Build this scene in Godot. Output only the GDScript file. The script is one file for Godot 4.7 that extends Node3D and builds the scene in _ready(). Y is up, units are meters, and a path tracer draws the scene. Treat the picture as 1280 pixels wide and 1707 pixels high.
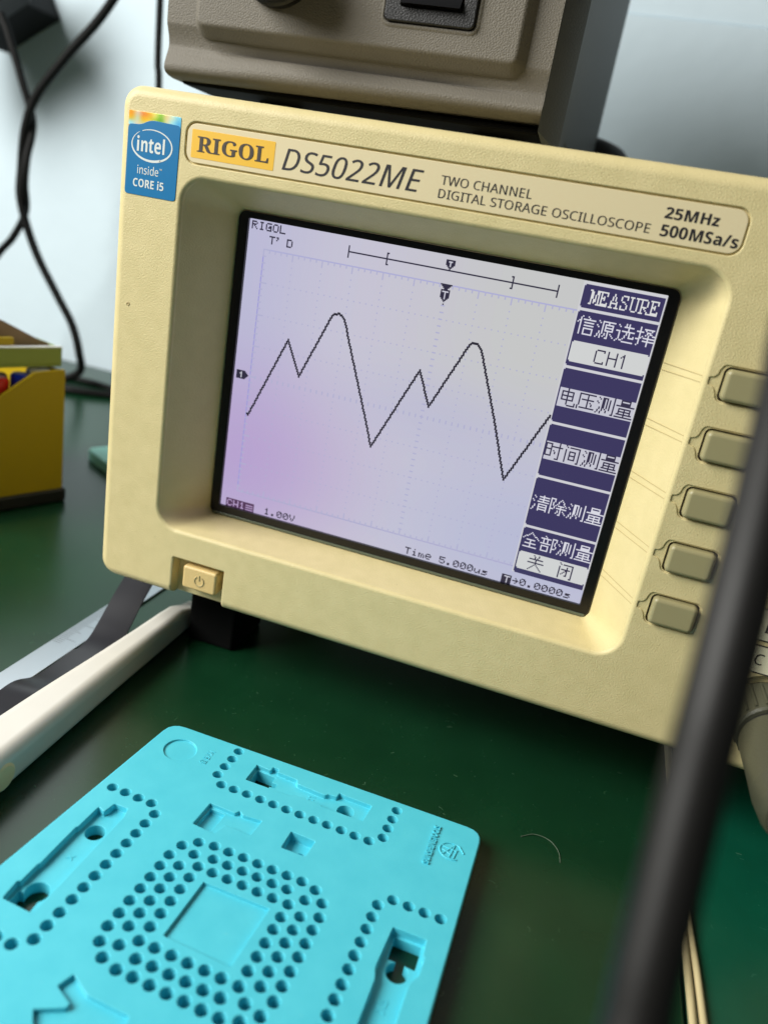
extends Node3D
# A bench oscilloscope photographed from close by. All lengths in the builders are millimetres;
# x runs along the front of the oscilloscope, y up, z towards the viewer, measured from the middle of its display.
const S := 0.001
const LIFT := 96.0            # the display's middle stands this high above the bench mat
const TABLE := -96.0
const FACE := 18.5            # front of the cream bezel before the display plane

var M := {}
var rng := RandomNumberGenerator.new()
var taken := {}


class MB:
	# collects triangles (millimetres) and commits them as one mesh
	var v := PackedVector3Array()
	var n := PackedVector3Array()
	var uv := PackedVector2Array()
	var xf := Transform3D()

	func tri(a: Vector3, b: Vector3, c: Vector3, na: Vector3, nb: Vector3, nc: Vector3) -> void:
		a = xf * a; b = xf * b; c = xf * c
		na = xf.basis * na; nb = xf.basis * nb; nc = xf.basis * nc
		var g := (b - a).cross(c - a)
		if g.length_squared() < 1e-14:
			return
		if g.dot(na + nb + nc) > 0.0:
			v.append_array(PackedVector3Array([a, c, b])); n.append_array(PackedVector3Array([na, nc, nb]))
		else:
			v.append_array(PackedVector3Array([a, b, c])); n.append_array(PackedVector3Array([na, nb, nc]))

	func quad(a: Vector3, b: Vector3, c: Vector3, d: Vector3, na: Vector3, nb: Vector3, nc: Vector3, nd: Vector3) -> void:
		tri(a, b, c, na, nb, nc); tri(a, c, d, na, nc, nd)

	func flat(a: Vector3, b: Vector3, c: Vector3, d: Vector3, nn: Vector3) -> void:
		quad(a, b, c, d, nn, nn, nn, nn)

	# walls that follow a closed outline: profile entries are [offset along the outline's normal, height, normal out, normal up]
	func loft(sh: Dictionary, prof: Array, gap := Rect2(), kept := 0) -> void:
		var p: PackedVector2Array = sh.p
		var q: PackedVector2Array = sh.n
		var m := p.size()
		for i in m:
			var j := (i + 1) % m
			var last := prof.size() - 1
			if kept and gap.has_point((p[i] + p[j]) / 2.0):
				last = kept - 1
			for k in last:
				var A: Array = prof[k]
				var B: Array = prof[k + 1]
				var pa: Vector2 = p[i] + q[i] * A[0]
				var pb: Vector2 = p[j] + q[j] * A[0]
				var pc: Vector2 = p[j] + q[j] * B[0]
				var pd: Vector2 = p[i] + q[i] * B[0]
				quad(Vector3(pa.x, pa.y, A[1]), Vector3(pb.x, pb.y, A[1]), Vector3(pc.x, pc.y, B[1]), Vector3(pd.x, pd.y, B[1]),
					Vector3(q[i].x * A[2], q[i].y * A[2], A[3]), Vector3(q[j].x * A[2], q[j].y * A[2], A[3]), Vector3(q[j].x * B[2], q[j].y * B[2], B[3]), Vector3(q[i].x * B[2], q[i].y * B[2], B[3]))

	# a plane sheet with holes
	func face(outer: PackedVector2Array, holes: Array, h: float, up := 1.0) -> void:
		var nn := Vector3(0, 0, up)
		if holes.is_empty():
			var t := Geometry2D.triangulate_polygon(outer)
			for k in range(0, t.size(), 3):
				tri(Vector3(outer[t[k]].x, outer[t[k]].y, h), Vector3(outer[t[k + 1]].x, outer[t[k + 1]].y, h), Vector3(outer[t[k + 2]].x, outer[t[k + 2]].y, h), nn, nn, nn)
			return
		var boxes := []
		for ho in holes:
			boxes.append(around(ho))
		fill(around(outer).grow(0.01), outer, holes, boxes, h, nn, 0)

	func around(poly: PackedVector2Array) -> Rect2:
		var r := Rect2(poly[0], Vector2.ZERO)
		for q in poly:
			r = r.expand(q)
		return r

	# cuts the sheet into cells until no cell has a hole wholly inside it
	func fill(cell: Rect2, outer: PackedVector2Array, holes: Array, boxes: Array, h: float, nn: Vector3, level: int) -> void:
		var here := []
		for i in holes.size():
			if boxes[i].intersects(cell):
				here.append(i)
		var cut := -1
		if level < 14:
			for i in here:
				if cell.encloses(boxes[i]):
					cut = i
					break
		if cut >= 0 or (here.size() > 6 and level < 14):
			var c: Vector2 = boxes[cut].get_center() if cut >= 0 else cell.get_center()
			if here.size() > 2:
				var best := INF
				for i in here:
					if cell.encloses(boxes[i]) and boxes[i].get_center().distance_squared_to(cell.get_center()) < best:
						best = boxes[i].get_center().distance_squared_to(cell.get_center())
						c = boxes[i].get_center()
			var a := cell
			var b := cell
			if cell.size.x > cell.size.y:
				a.size.x = c.x - cell.position.x
				b.position.x = c.x
				b.size.x = cell.end.x - c.x
			else:
				a.size.y = c.y - cell.position.y
				b.position.y = c.y
				b.size.y = cell.end.y - c.y
			fill(a, outer, holes, boxes, h, nn, level + 1)
			fill(b, outer, holes, boxes, h, nn, level + 1)
			return
		var polys: Array = Geometry2D.intersect_polygons(PackedVector2Array([cell.position, Vector2(cell.end.x, cell.position.y), cell.end, Vector2(cell.position.x, cell.end.y)]), outer)
		for i in here:
			var next := []
			for q in polys:
				next.append_array(Geometry2D.clip_polygons(q, holes[i]))
			polys = next
		for q in polys:
			var t := Geometry2D.triangulate_polygon(q)
			for k in range(0, t.size(), 3):
				tri(Vector3(q[t[k]].x, q[t[k]].y, h), Vector3(q[t[k + 1]].x, q[t[k + 1]].y, h), Vector3(q[t[k + 2]].x, q[t[k + 2]].y, h), nn, nn, nn)

	# a smooth sheet through rows of points; its normals look towards (or, with away, from) a point
	func grid(rows: Array, toward: Vector3, closed := false, away := false) -> void:
		var nr := rows.size()
		var nc: int = rows[0].size()
		var nor := []
		for r in nr:
			var line := PackedVector3Array()
			for c in nc:
				var du: Vector3 = rows[r][(c + 1) % nc if closed else mini(c + 1, nc - 1)] - rows[r][(c - 1 + nc) % nc if closed else maxi(c - 1, 0)]
				var dv: Vector3 = rows[mini(r + 1, nr - 1)][c] - rows[maxi(r - 1, 0)][c]
				var g := du.cross(dv).normalized()
				var look: Vector3 = toward - rows[r][c]
				if (g.dot(look) < 0.0) != away:
					g = -g
				line.append(g)
			nor.append(line)
		for r in nr - 1:
			for c in (nc if closed else nc - 1):
				var e := (c + 1) % nc
				quad(rows[r][c], rows[r][e], rows[r + 1][e], rows[r + 1][c], nor[r][c], nor[r][e], nor[r + 1][e], nor[r + 1][c])

	# a tube along a path, radius per point
	func tube(path: PackedVector3Array, radii: Array, sides := 16, caps := true) -> void:
		var t0 := (path[1] - path[0]).normalized()
		var u := t0.cross(Vector3(0.13, 0.31, 0.94)).normalized()
		var rings := []
		var cols := []
		for i in path.size():
			var t := (path[mini(i + 1, path.size() - 1)] - path[maxi(i - 1, 0)]).normalized()
			u = (u - t * u.dot(t)).normalized()
			var w := t.cross(u)
			var rad: float = radii[i] if i < radii.size() else radii[radii.size() - 1]
			var ring := PackedVector3Array()
			var nn := PackedVector3Array()
			for k in sides:
				var a := TAU * k / sides
				var dir := u * cos(a) + w * sin(a)
				ring.append(path[i] + dir * rad)
				nn.append(dir)
			rings.append(ring); cols.append(nn)
		for i in path.size() - 1:
			for k in sides:
				var e := (k + 1) % sides
				quad(rings[i][k], rings[i][e], rings[i + 1][e], rings[i + 1][k], cols[i][k], cols[i][e], cols[i + 1][e], cols[i + 1][k])
		if caps:
			for end in [0, path.size() - 1]:
				var nn := (path[0] - path[1]).normalized() if end == 0 else (path[end] - path[end - 1]).normalized()
				for k in sides:
					tri(path[end], rings[end][k], rings[end][(k + 1) % sides], nn, nn, nn)

	# a turned shape round the local z axis: profile entries [radius, height]; sharp corners where an entry is given twice
	func lathe(prof: Array, sides := 48) -> void:
		for k in prof.size() - 1:
			var A: Array = prof[k]
			var B: Array = prof[k + 1]
			var e := Vector2(B[0] - A[0], B[1] - A[1])
			if e.length() < 1e-6:
				continue
			var m := Vector2(e.y, -e.x).normalized()
			for i in sides:
				var a := TAU * i / sides
				var b := TAU * (i + 1) / sides
				var ca := Vector2(cos(a), sin(a))
				var cb := Vector2(cos(b), sin(b))
				quad(Vector3(ca.x * A[0], ca.y * A[0], A[1]), Vector3(cb.x * A[0], cb.y * A[0], A[1]), Vector3(cb.x * B[0], cb.y * B[0], B[1]), Vector3(ca.x * B[0], ca.y * B[0], B[1]),
					Vector3(ca.x * m.x, ca.y * m.x, m.y), Vector3(cb.x * m.x, cb.y * m.x, m.y), Vector3(cb.x * m.x, cb.y * m.x, m.y), Vector3(ca.x * m.x, ca.y * m.x, m.y))

	# a box with rounded edges
	func rbox(lo: Vector3, hi: Vector3, r: float, k := 3) -> void:
		var mid := (lo + hi) / 2.0
		var half := (hi - lo) / 2.0
		r = minf(r, minf(half.x, minf(half.y, half.z)) * 0.999)
		for ax in 3:
			for sg in [-1.0, 1.0]:
				var b: int = (ax + 1) % 3
				var c: int = (ax + 2) % 3
				var gb := steps(half[b], r, k)
				var gc := steps(half[c], r, k)
				var P := []
				var N := []
				for x in gb:
					var lp := PackedVector3Array()
					var ln := PackedVector3Array()
					for y in gc:
						var q := Vector3.ZERO
						q[ax] = half[ax] * sg; q[b] = x; q[c] = y
						var inner := q.clamp(-half + Vector3.ONE * r, half - Vector3.ONE * r)
						var dir := (q - inner).normalized()
						lp.append(mid + inner + dir * r); ln.append(dir)
					P.append(lp); N.append(ln)
				for i in gb.size() - 1:
					for j in gc.size() - 1:
						quad(P[i][j], P[i + 1][j], P[i + 1][j + 1], P[i][j + 1], N[i][j], N[i + 1][j], N[i + 1][j + 1], N[i][j + 1])

	func steps(h: float, r: float, k: int) -> Array:
		var o := []
		for i in k + 1:
			o.append(-h + r * (1.0 - tan((1.0 - float(i) / k) * PI / 4.0)))
		for i in k + 1:
			o.append(h - r + r * tan(float(i) / k * PI / 4.0))
		return o


# ---------------------------------------------------------------- shapes

func tidy(pts: PackedVector2Array) -> Dictionary:      # an outline with its outward normals, counter-clockwise
	var a := 0.0
	for i in pts.size():
		var q := pts[(i + 1) % pts.size()]
		a += pts[i].x * q.y - q.x * pts[i].y
	if a < 0.0:
		pts.reverse()
	var n := PackedVector2Array()
	for i in pts.size():
		var t1 := (pts[i] - pts[(i - 1 + pts.size()) % pts.size()]).normalized()
		var t2 := (pts[(i + 1) % pts.size()] - pts[i]).normalized()
		var t := (t1 + t2).normalized()
		n.append(Vector2(t.y, -t.x))
	return {"p": pts, "n": n}


func rrect(x0: float, y0: float, x1: float, y1: float, r: float, side := 12, corner := 8) -> Dictionary:
	var p := PackedVector2Array()
	var n := PackedVector2Array()
	var cs := [Vector2(x1 - r, y0 + r), Vector2(x1 - r, y1 - r), Vector2(x0 + r, y1 - r), Vector2(x0 + r, y0 + r)]
	for k in 4:
		var c: Vector2 = cs[k]
		for i in corner + 1:
			var a := -PI / 2 + PI / 2 * k + PI / 2 * i / corner
			p.append(c + Vector2(cos(a), sin(a)) * r); n.append(Vector2(cos(a), sin(a)))
		var d: Vector2 = cs[(k + 1) % 4]
		var nn := Vector2(cos(PI / 2 * k), sin(PI / 2 * k))
		for i in range(1, side):
			p.append(c.lerp(d, float(i) / side) + nn * r); n.append(nn)
	return {"p": p, "n": n}


func circle(c: Vector2, r: float, m := 28) -> Dictionary:
	var p := PackedVector2Array()
	var n := PackedVector2Array()
	for i in m:
		var d := Vector2.from_angle(TAU * i / m)
		p.append(c + d * r); n.append(d)
	return {"p": p, "n": n}


func outline(pts: PackedVector2Array, r: float, step: float) -> Dictionary:   # a polygon with eased corners, sampled closely
	var m := pts.size()
	var raw := PackedVector2Array()
	for i in m:
		var a := pts[(i - 1 + m) % m]
		var b := pts[i]
		var c := pts[(i + 1) % m]
		var cut := minf(r, minf(a.distance_to(b), b.distance_to(c)) * 0.45)
		var s := b + (a - b).normalized() * cut
		var e := b + (c - b).normalized() * cut
		for k in 5:
			var t := k / 4.0
			raw.append(s * (1 - t) * (1 - t) + b * 2 * t * (1 - t) + e * t * t)
	var out := PackedVector2Array()
	for i in raw.size():
		var q := raw[(i + 1) % raw.size()]
		var w := maxi(1, int(raw[i].distance_to(q) / step))
		for k in w:
			out.append(raw[i].lerp(q, float(k) / w))
	return tidy(out)


func grown(sh: Dictionary, d: float) -> PackedVector2Array:
	var o := PackedVector2Array()
	for i in sh.p.size():
		o.append(sh.p[i] + sh.n[i] * d)
	return o


func pocket(mb: MB, sh: Dictionary, top: float, bottom: float, ft: float, fb: float, k := 3) -> PackedVector2Array:   # the walls of a hole; gives the edge to cut from the sheet above
	var prof := []
	for i in k + 1:
		var a := PI / 2 * i / k
		prof.append([ft - ft * sin(a), top - ft + ft * cos(a), -sin(a), cos(a)])
	for i in k + 1:
		var b := PI / 2 * i / k
		prof.append([-fb * (1 - cos(b)), bottom + fb - fb * sin(b), -cos(b), sin(b)])
	mb.loft(sh, prof)
	return grown(sh, ft)


func boss(mb: MB, sh: Dictionary, base: float, top: float, f: float, k := 4, cap := true) -> PackedVector2Array:   # a raised piece
	var prof := [[0.0, base, 1.0, 0.0]]
	for i in k + 1:
		var a := PI / 2 * i / k
		prof.append([-f * (1 - cos(a)), top - f + f * sin(a), cos(a), sin(a)])
	mb.loft(sh, prof)
	var lid := grown(sh, -f)
	if cap:
		mb.face(lid, [], top)
	return lid


func smooth(pts: Array, per := 12) -> PackedVector3Array:
	var o := PackedVector3Array()
	for i in pts.size() - 1:
		var a: Vector3 = pts[maxi(i - 1, 0)]
		var b: Vector3 = pts[i]
		var c: Vector3 = pts[i + 1]
		var d: Vector3 = pts[mini(i + 2, pts.size() - 1)]
		for k in per:
			o.append(b.cubic_interpolate(c, a, d, float(k) / per))
	o.append(pts[pts.size() - 1])
	return o


func lettering(text: String, font: Font, x0: float, y0: float, x1: float, y1: float, z: float, thick := 0.08, slant := 0.0) -> MB:   # flat letters that fill a rectangle
	var tm := TextMesh.new()
	tm.text = text; tm.font = font; tm.font_size = 64; tm.pixel_size = 0.01; tm.depth = 0.1; tm.curve_step = 1.0
	var ar := tm.get_mesh_arrays()
	var vs: PackedVector3Array = ar[Mesh.ARRAY_VERTEX]
	var ns: PackedVector3Array = ar[Mesh.ARRAY_NORMAL]
	var ix = ar[Mesh.ARRAY_INDEX]
	var idx := PackedInt32Array(range(vs.size())) if ix == null else PackedInt32Array(ix)
	for i in vs.size():
		vs[i].x += vs[i].y * slant
	var lo := vs[0]
	var hi := vs[0]
	for q in vs:
		lo = lo.min(q); hi = hi.max(q)
	for i in vs.size():
		vs[i] = Vector3(lerpf(x0, x1, inverse_lerp(lo.x, hi.x, vs[i].x)), lerpf(y0, y1, inverse_lerp(lo.y, hi.y, vs[i].y)), z + thick * inverse_lerp(lo.z, hi.z, vs[i].z))
	var mb := MB.new()
	for k in range(0, idx.size(), 3):
		mb.tri(vs[idx[k]], vs[idx[k + 1]], vs[idx[k + 2]], ns[idx[k]], ns[idx[k + 1]], ns[idx[k + 2]])
	return mb


# ---------------------------------------------------------------- nodes

func thing(called: String, label: String, category: String, at: Vector3, group := "") -> Node3D:
	var o := Node3D.new()
	o.name = called
	add_child(o, true)
	o.position = (at + Vector3(0, LIFT, 0)) * S
	tag(o, label, category, group)
	return o


func tag(o: Node, label: String, category := "", group := "") -> void:
	o.set_meta("label", label)
	if category: o.set_meta("category", category)
	if group: o.set_meta("group", group)


func part(called: String, mb: MB, m: Material, parent: Node3D = self) -> MeshInstance3D:
	var shift := Vector3(0, LIFT, 0) * S
	var q: Node = parent
	while q != self:
		shift -= (q as Node3D).position
		q = q.get_parent()
	var v := PackedVector3Array()
	v.resize(mb.v.size())
	var lo := Vector3.INF
	var hi := -Vector3.INF
	for p in mb.v:
		lo = lo.min(p); hi = hi.max(p)
	var base := Vector3((lo.x + hi.x) / 2, lo.y, (lo.z + hi.z) / 2) * S
	for i in v.size():
		v[i] = mb.v[i] * S - base
	var n := mb.n.duplicate()
	for i in n.size():
		n[i] = n[i].normalized()
	var ar := []
	ar.resize(Mesh.ARRAY_MAX)
	ar[Mesh.ARRAY_VERTEX] = v
	ar[Mesh.ARRAY_NORMAL] = n
	if mb.uv.size() == v.size():
		ar[Mesh.ARRAY_TEX_UV] = mb.uv
	var me := ArrayMesh.new()
	me.add_surface_from_arrays(Mesh.PRIMITIVE_TRIANGLES, ar)
	me.surface_set_material(0, m)
	var o := MeshInstance3D.new()
	o.name = called
	o.mesh = me
	o.position = base + shift
	parent.add_child(o, true)
	return o


func struct(called: String, mb: MB, m: Material, label: String) -> MeshInstance3D:
	var o := part(called, mb, m)
	o.set_meta("kind", "structure")
	o.set_meta("label", label)
	return o


# ---------------------------------------------------------------- materials

func mat(c: Color, rough: float, spec := 0.5, metal := 0.0) -> StandardMaterial3D:
	var m := StandardMaterial3D.new()
	m.albedo_color = c; m.roughness = rough; m.metallic = metal; m.metallic_specular = spec
	return m


func bumps(freq: float, seed_: int, strength: float, octaves := 3) -> NoiseTexture2D:
	var fn := FastNoiseLite.new()
	fn.noise_type = FastNoiseLite.TYPE_SIMPLEX_SMOOTH
	fn.frequency = freq; fn.seed = seed_; fn.fractal_octaves = octaves
	var t := NoiseTexture2D.new()
	t.width = 512; t.height = 512; t.seamless = true; t.as_normal_map = true; t.bump_strength = strength; t.noise = fn
	return t


func grain(m: StandardMaterial3D, tex: Texture2D, per_metre: float, amount: float) -> StandardMaterial3D:
	m.normal_enabled = true; m.normal_texture = tex; m.normal_scale = amount
	m.uv1_triplanar = true; m.uv1_scale = Vector3.ONE * per_metre
	return m


func mottled(base: Color, other: Color, freq: float, seed_: int, specks: int, speck: Color, size := 1024) -> ImageTexture:   # cloudy tone with fine dust
	var fn := FastNoiseLite.new()
	fn.frequency = freq; fn.seed = seed_; fn.fractal_octaves = 4
	var im := fn.get_seamless_image(size, size)
	var out := Image.create(size, size, false, Image.FORMAT_RGB8)
	for y in size:
		for x in size:
			out.set_pixel(x, y, base.lerp(other, im.get_pixel(x, y).r))
	for i in specks:
		var p := Vector2(rng.randf() * size, rng.randf() * size)
		var d := Vector2.from_angle(rng.randf() * TAU)
		var amount := rng.randf_range(0.1, 0.7) * rng.randf()
		var length := 1 if rng.randf() < 0.8 else rng.randi_range(3, 9)
		var bend := rng.randf_range(-0.25, 0.25)
		for k in length:
			var q := Vector2i(posmod(int(p.x), size), posmod(int(p.y), size))
			out.set_pixelv(q, out.get_pixelv(q).lerp(speck, amount))
			p += d
			d = d.rotated(bend)
	return ImageTexture.create_from_image(out)


func materials() -> void:
	var fine := bumps(0.11, 3, 6.0)
	var cream_grain := bumps(0.36, 4, 6.0)
	var leather := bumps(0.055, 9, 8.0, 2)
	M.cream = grain(mat(Color(0.82, 0.755, 0.555), 0.5, 0.45), cream_grain, 11.0, 0.09)
	M.cream.albedo_color = Color.WHITE
	M.cream.albedo_texture = mottled(Color(0.815, 0.758, 0.555), Color(0.85, 0.79, 0.59), 0.012, 77, 90, Color(0.35, 0.28, 0.18))
	M.cream.uv1_scale = Vector3.ONE * 11.0
	M.plate = mat(Color(0.87, 0.81, 0.65), 0.45, 0.5)
	M.key_cream = grain(mat(Color(0.85, 0.74, 0.50), 0.42, 0.5), fine, 26.0, 0.15)
	M.key_grey = mat(Color(0.60, 0.57, 0.42), 0.42, 0.5)
	M.groove = mat(Color(0.70, 0.63, 0.44), 0.6)
	M.ink = mat(Color(0.13, 0.12, 0.14), 0.5)
	M.ink_brown = mat(Color(0.24, 0.20, 0.16), 0.5)
	M.amber = mat(Color(0.93, 0.73, 0.21), 0.45)
	M.black = mat(Color(0.035, 0.035, 0.045), 0.3, 0.5)
	M.soft_black = grain(mat(Color(0.055, 0.055, 0.06), 0.5, 0.5), fine, 26.0, 0.2)
	M.foot = mat(Color(0.025, 0.027, 0.027), 0.8, 0.25)
	M.wall_cable = mat(Color(0.035, 0.037, 0.035), 0.6, 0.3)
	M.hair = mat(Color(0.34, 0.40, 0.33), 0.6)
	M.cable = mat(Color(0.07, 0.066, 0.06), 0.5, 0.42)
	M.rubber = mat(Color(0.07, 0.07, 0.075), 0.7, 0.4)
	M.device = grain(mat(Color(0.43, 0.41, 0.37), 0.6, 0.4), leather, 52.0, 0.45)
	M.cover = grain(mat(Color(0.35, 0.36, 0.365), 0.5, 0.45), fine, 26.0, 0.2)
	M.blue = mat(Color(0.08, 0.45, 0.66), 0.32, 0.5)
	M.white_ink = mat(Color(0.86, 0.88, 0.86), 0.4)
	M.silicone = grain(mat(Color(0.29, 0.74, 0.81), 0.42, 0.45), fine, 20.0, 0.012)
	M.silicone.albedo_color = Color.WHITE
	M.silicone.albedo_texture = mottled(Color(0.30, 0.765, 0.84), Color(0.335, 0.795, 0.865), 0.01, 78, 260, Color(0.62, 0.80, 0.80))
	M.silicone.uv1_scale = Vector3.ONE * 10.0
	M.teal = mat(Color(0.50, 0.74, 0.70), 0.5)
	M.yellow = mat(Color(0.66, 0.56, 0.06), 0.5, 0.4)
	M.olive = mat(Color(0.50, 0.56, 0.24), 0.4)
	M.board = mat(Color(0.57, 0.48, 0.42), 0.8)
	M.bone = grain(mat(Color(0.85, 0.835, 0.80), 0.35, 0.5), bumps(0.01, 21, 5.0), 6.0, 0.2)
	M.steel = mat(Color(0.72, 0.74, 0.76), 0.28, 0.5, 1.0)
	M.steel.uv1_triplanar = true
	M.strap = grain(mat(Color(0.10, 0.10, 0.125), 0.38, 0.5), bumps(0.01, 31, 3.0, 2), 8.0, 0.12)
	M.wire = mat(Color(0.78, 0.72, 0.55), 0.35, 0.5)
	M.wall = grain(mat(Color(0.81, 0.872, 0.905), 0.75, 0.3), bumps(0.02, 14, 3.0), 4.0, 0.15)
	M.far = mat(Color(0.66, 0.69, 0.66), 0.8, 0.3)
	M.nickel = mat(Color(0.62, 0.62, 0.60), 0.3, 0.5, 1.0)
	M.probe = grain(mat(Color(0.262, 0.262, 0.205), 0.42, 0.5), fine, 26.0, 0.15)
	M.probe_dark = mat(Color(0.10, 0.10, 0.09), 0.5)
	M.label_white = mat(Color(0.86, 0.84, 0.72), 0.4)
	M.red = mat(Color(0.85, 0.16, 0.10), 0.4)
	M.cap_blue = mat(Color(0.06, 0.22, 0.92), 0.35)
	M.cap_white = mat(Color(0.92, 0.93, 0.95), 0.4)
	for two in [["mat_left", Color(0.05, 0.19, 0.11), Color(0.066, 0.22, 0.13), 40], ["mat_right", Color(0.03, 0.28, 0.205), Color(0.04, 0.31, 0.23), 41]]:
		var m := mat(Color.WHITE, 0.26, 0.45)
		m.albedo_texture = mottled(two[1], two[2], 0.006, two[3], 1700, Color(0.58, 0.63, 0.54))
		m.uv1_triplanar = true; m.uv1_world_triplanar = true; m.uv1_scale = Vector3.ONE * 5.0
		M[two[0]] = m


# ---------------------------------------------------------------- the picture on the display (320 x 240 dots)

const SMALL := {"R": "1E111E141211", "I": "0E040404040E", "G": "0F101317110F", "O": "0E111111110E", "L": "10101010101F", "T": "1F0404040404", "'": "0C0408000000", "D": "1E111111111E", "C": "0E111010110E",
	"H": "1111111F1111", "1": "040C0404040E", ".": "000000000C0C", "0": "0E131519110E", "V": "1111110A0A04", "i": "04000C04040E", "m": "00001A151515", "e": "000E111F100E", "5": "1F101E01110E", "u": "000011111 30D", "s": "00000F0E011E", " ": "000000000000", ">": "0004021F0204"}
const SERIF := {"M": "6333333535352D2D2963", "E": "7E2222283828 20223E7E", "A": "0808141414223E222277", "S": "1E22222018040222223C", "U": "7722222222222222221C", "R": "7C22222222 3C28242273"}
const HAN := {"信": "3004 232C 7081 42C2 54B4 56B6 58B8 585C B8BC 5CBC", "源": "1122 0415 280C 41C1 4147 473C 8273 63B3 6367 B3B7 65B5 67B7 888C 8C7C 695B A9CB",
	"选": "1122 0525 252A 2A0C 2A5C 5CCC 6052 52B2 8085 45C5 7577 775A 9599 99C9 C9C8", "择": "0343 202B 2B1C 4608 51B1 B165 62C5 57C7 59C9 858C",
	"电": "22A2 2228 A2A8 25A5 28A8 606B 6B7C 7CCC CCCA", "压": "11C1 1117 170C 35B5 727B 2BCB 97A9", "测": "1122 0415 280C 4171 4148 7178 5257 573C 697B 9299 C0CC CCBC",
	"量": "3090 3033 9093 3393 3292 04C4 26A6 2629 A6A9 28A8 666C 1ABA 0CCC", "时": "0141 010A 414A 0545 0A4A 53C3 A0AC AC8C 6678", "间": "1021 131C 41B1 B1BC BCAC 4484 444A 848A 4787 4A8A",
	"清": "1122 0415 280C 51C1 53C3 45C5 8085 57B7 575C B7BC 59B9 5BBB", "除": "0030 000C 3024 2437 3718 8045 80C5 65A5 57C7 858C 8C7C 695B A9CB", "全": "6005 60C5 3696 29A9 1CBC 666C",
	"部": "3041 0272 2325 5355 0676 1868 181C 686C 1C6C 91C1 919C C1B5 B5C8 C8A9", "关": "4052 8072 13B3 06C6 6367 671C 67BC", "闭": "1021 131C 41B1 B1BC BCAC 3595 737A 7A6A 7539"}

var lcd: Image


func dot(x: int, y: int, c: Color) -> void:
	if x >= 0 and y >= 0 and x < 320 and y < 240:
		lcd.set_pixel(x, y, c)


func seg(a: Vector2, b: Vector2, c: Color) -> void:
	var m := maxi(1, int(maxf(absf(b.x - a.x), absf(b.y - a.y))))
	for i in m + 1:
		var q := a.lerp(b, float(i) / m)
		dot(roundi(q.x), roundi(q.y), c)


func block(x0: int, y0: int, x1: int, y1: int, c: Color) -> void:
	for y in range(y0, y1):
		for x in range(x0, x1):
			dot(x, y, c)


func bits(text: String, glyphs: Dictionary, x: int, y: int, w: int, step: int, c: Color) -> void:
	for ch in text:
		var g: String = glyphs[ch].replace(" ", "")
		for r in g.length() / 2:
			var row := g.substr(r * 2, 2).hex_to_int()
			for k in w:
				if row >> (w - 1 - k) & 1:
					dot(x + k, y + r, c)
		x += step


func han(text: String, x: int, y: int, step: int, c: Color) -> void:
	for ch in text:
		for s in HAN[ch].split(" "):
			seg(Vector2(x + s[0].hex_to_int(), y + s[1].hex_to_int()), Vector2(x + s[2].hex_to_int(), y + s[3].hex_to_int()), c)
		x += step


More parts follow.
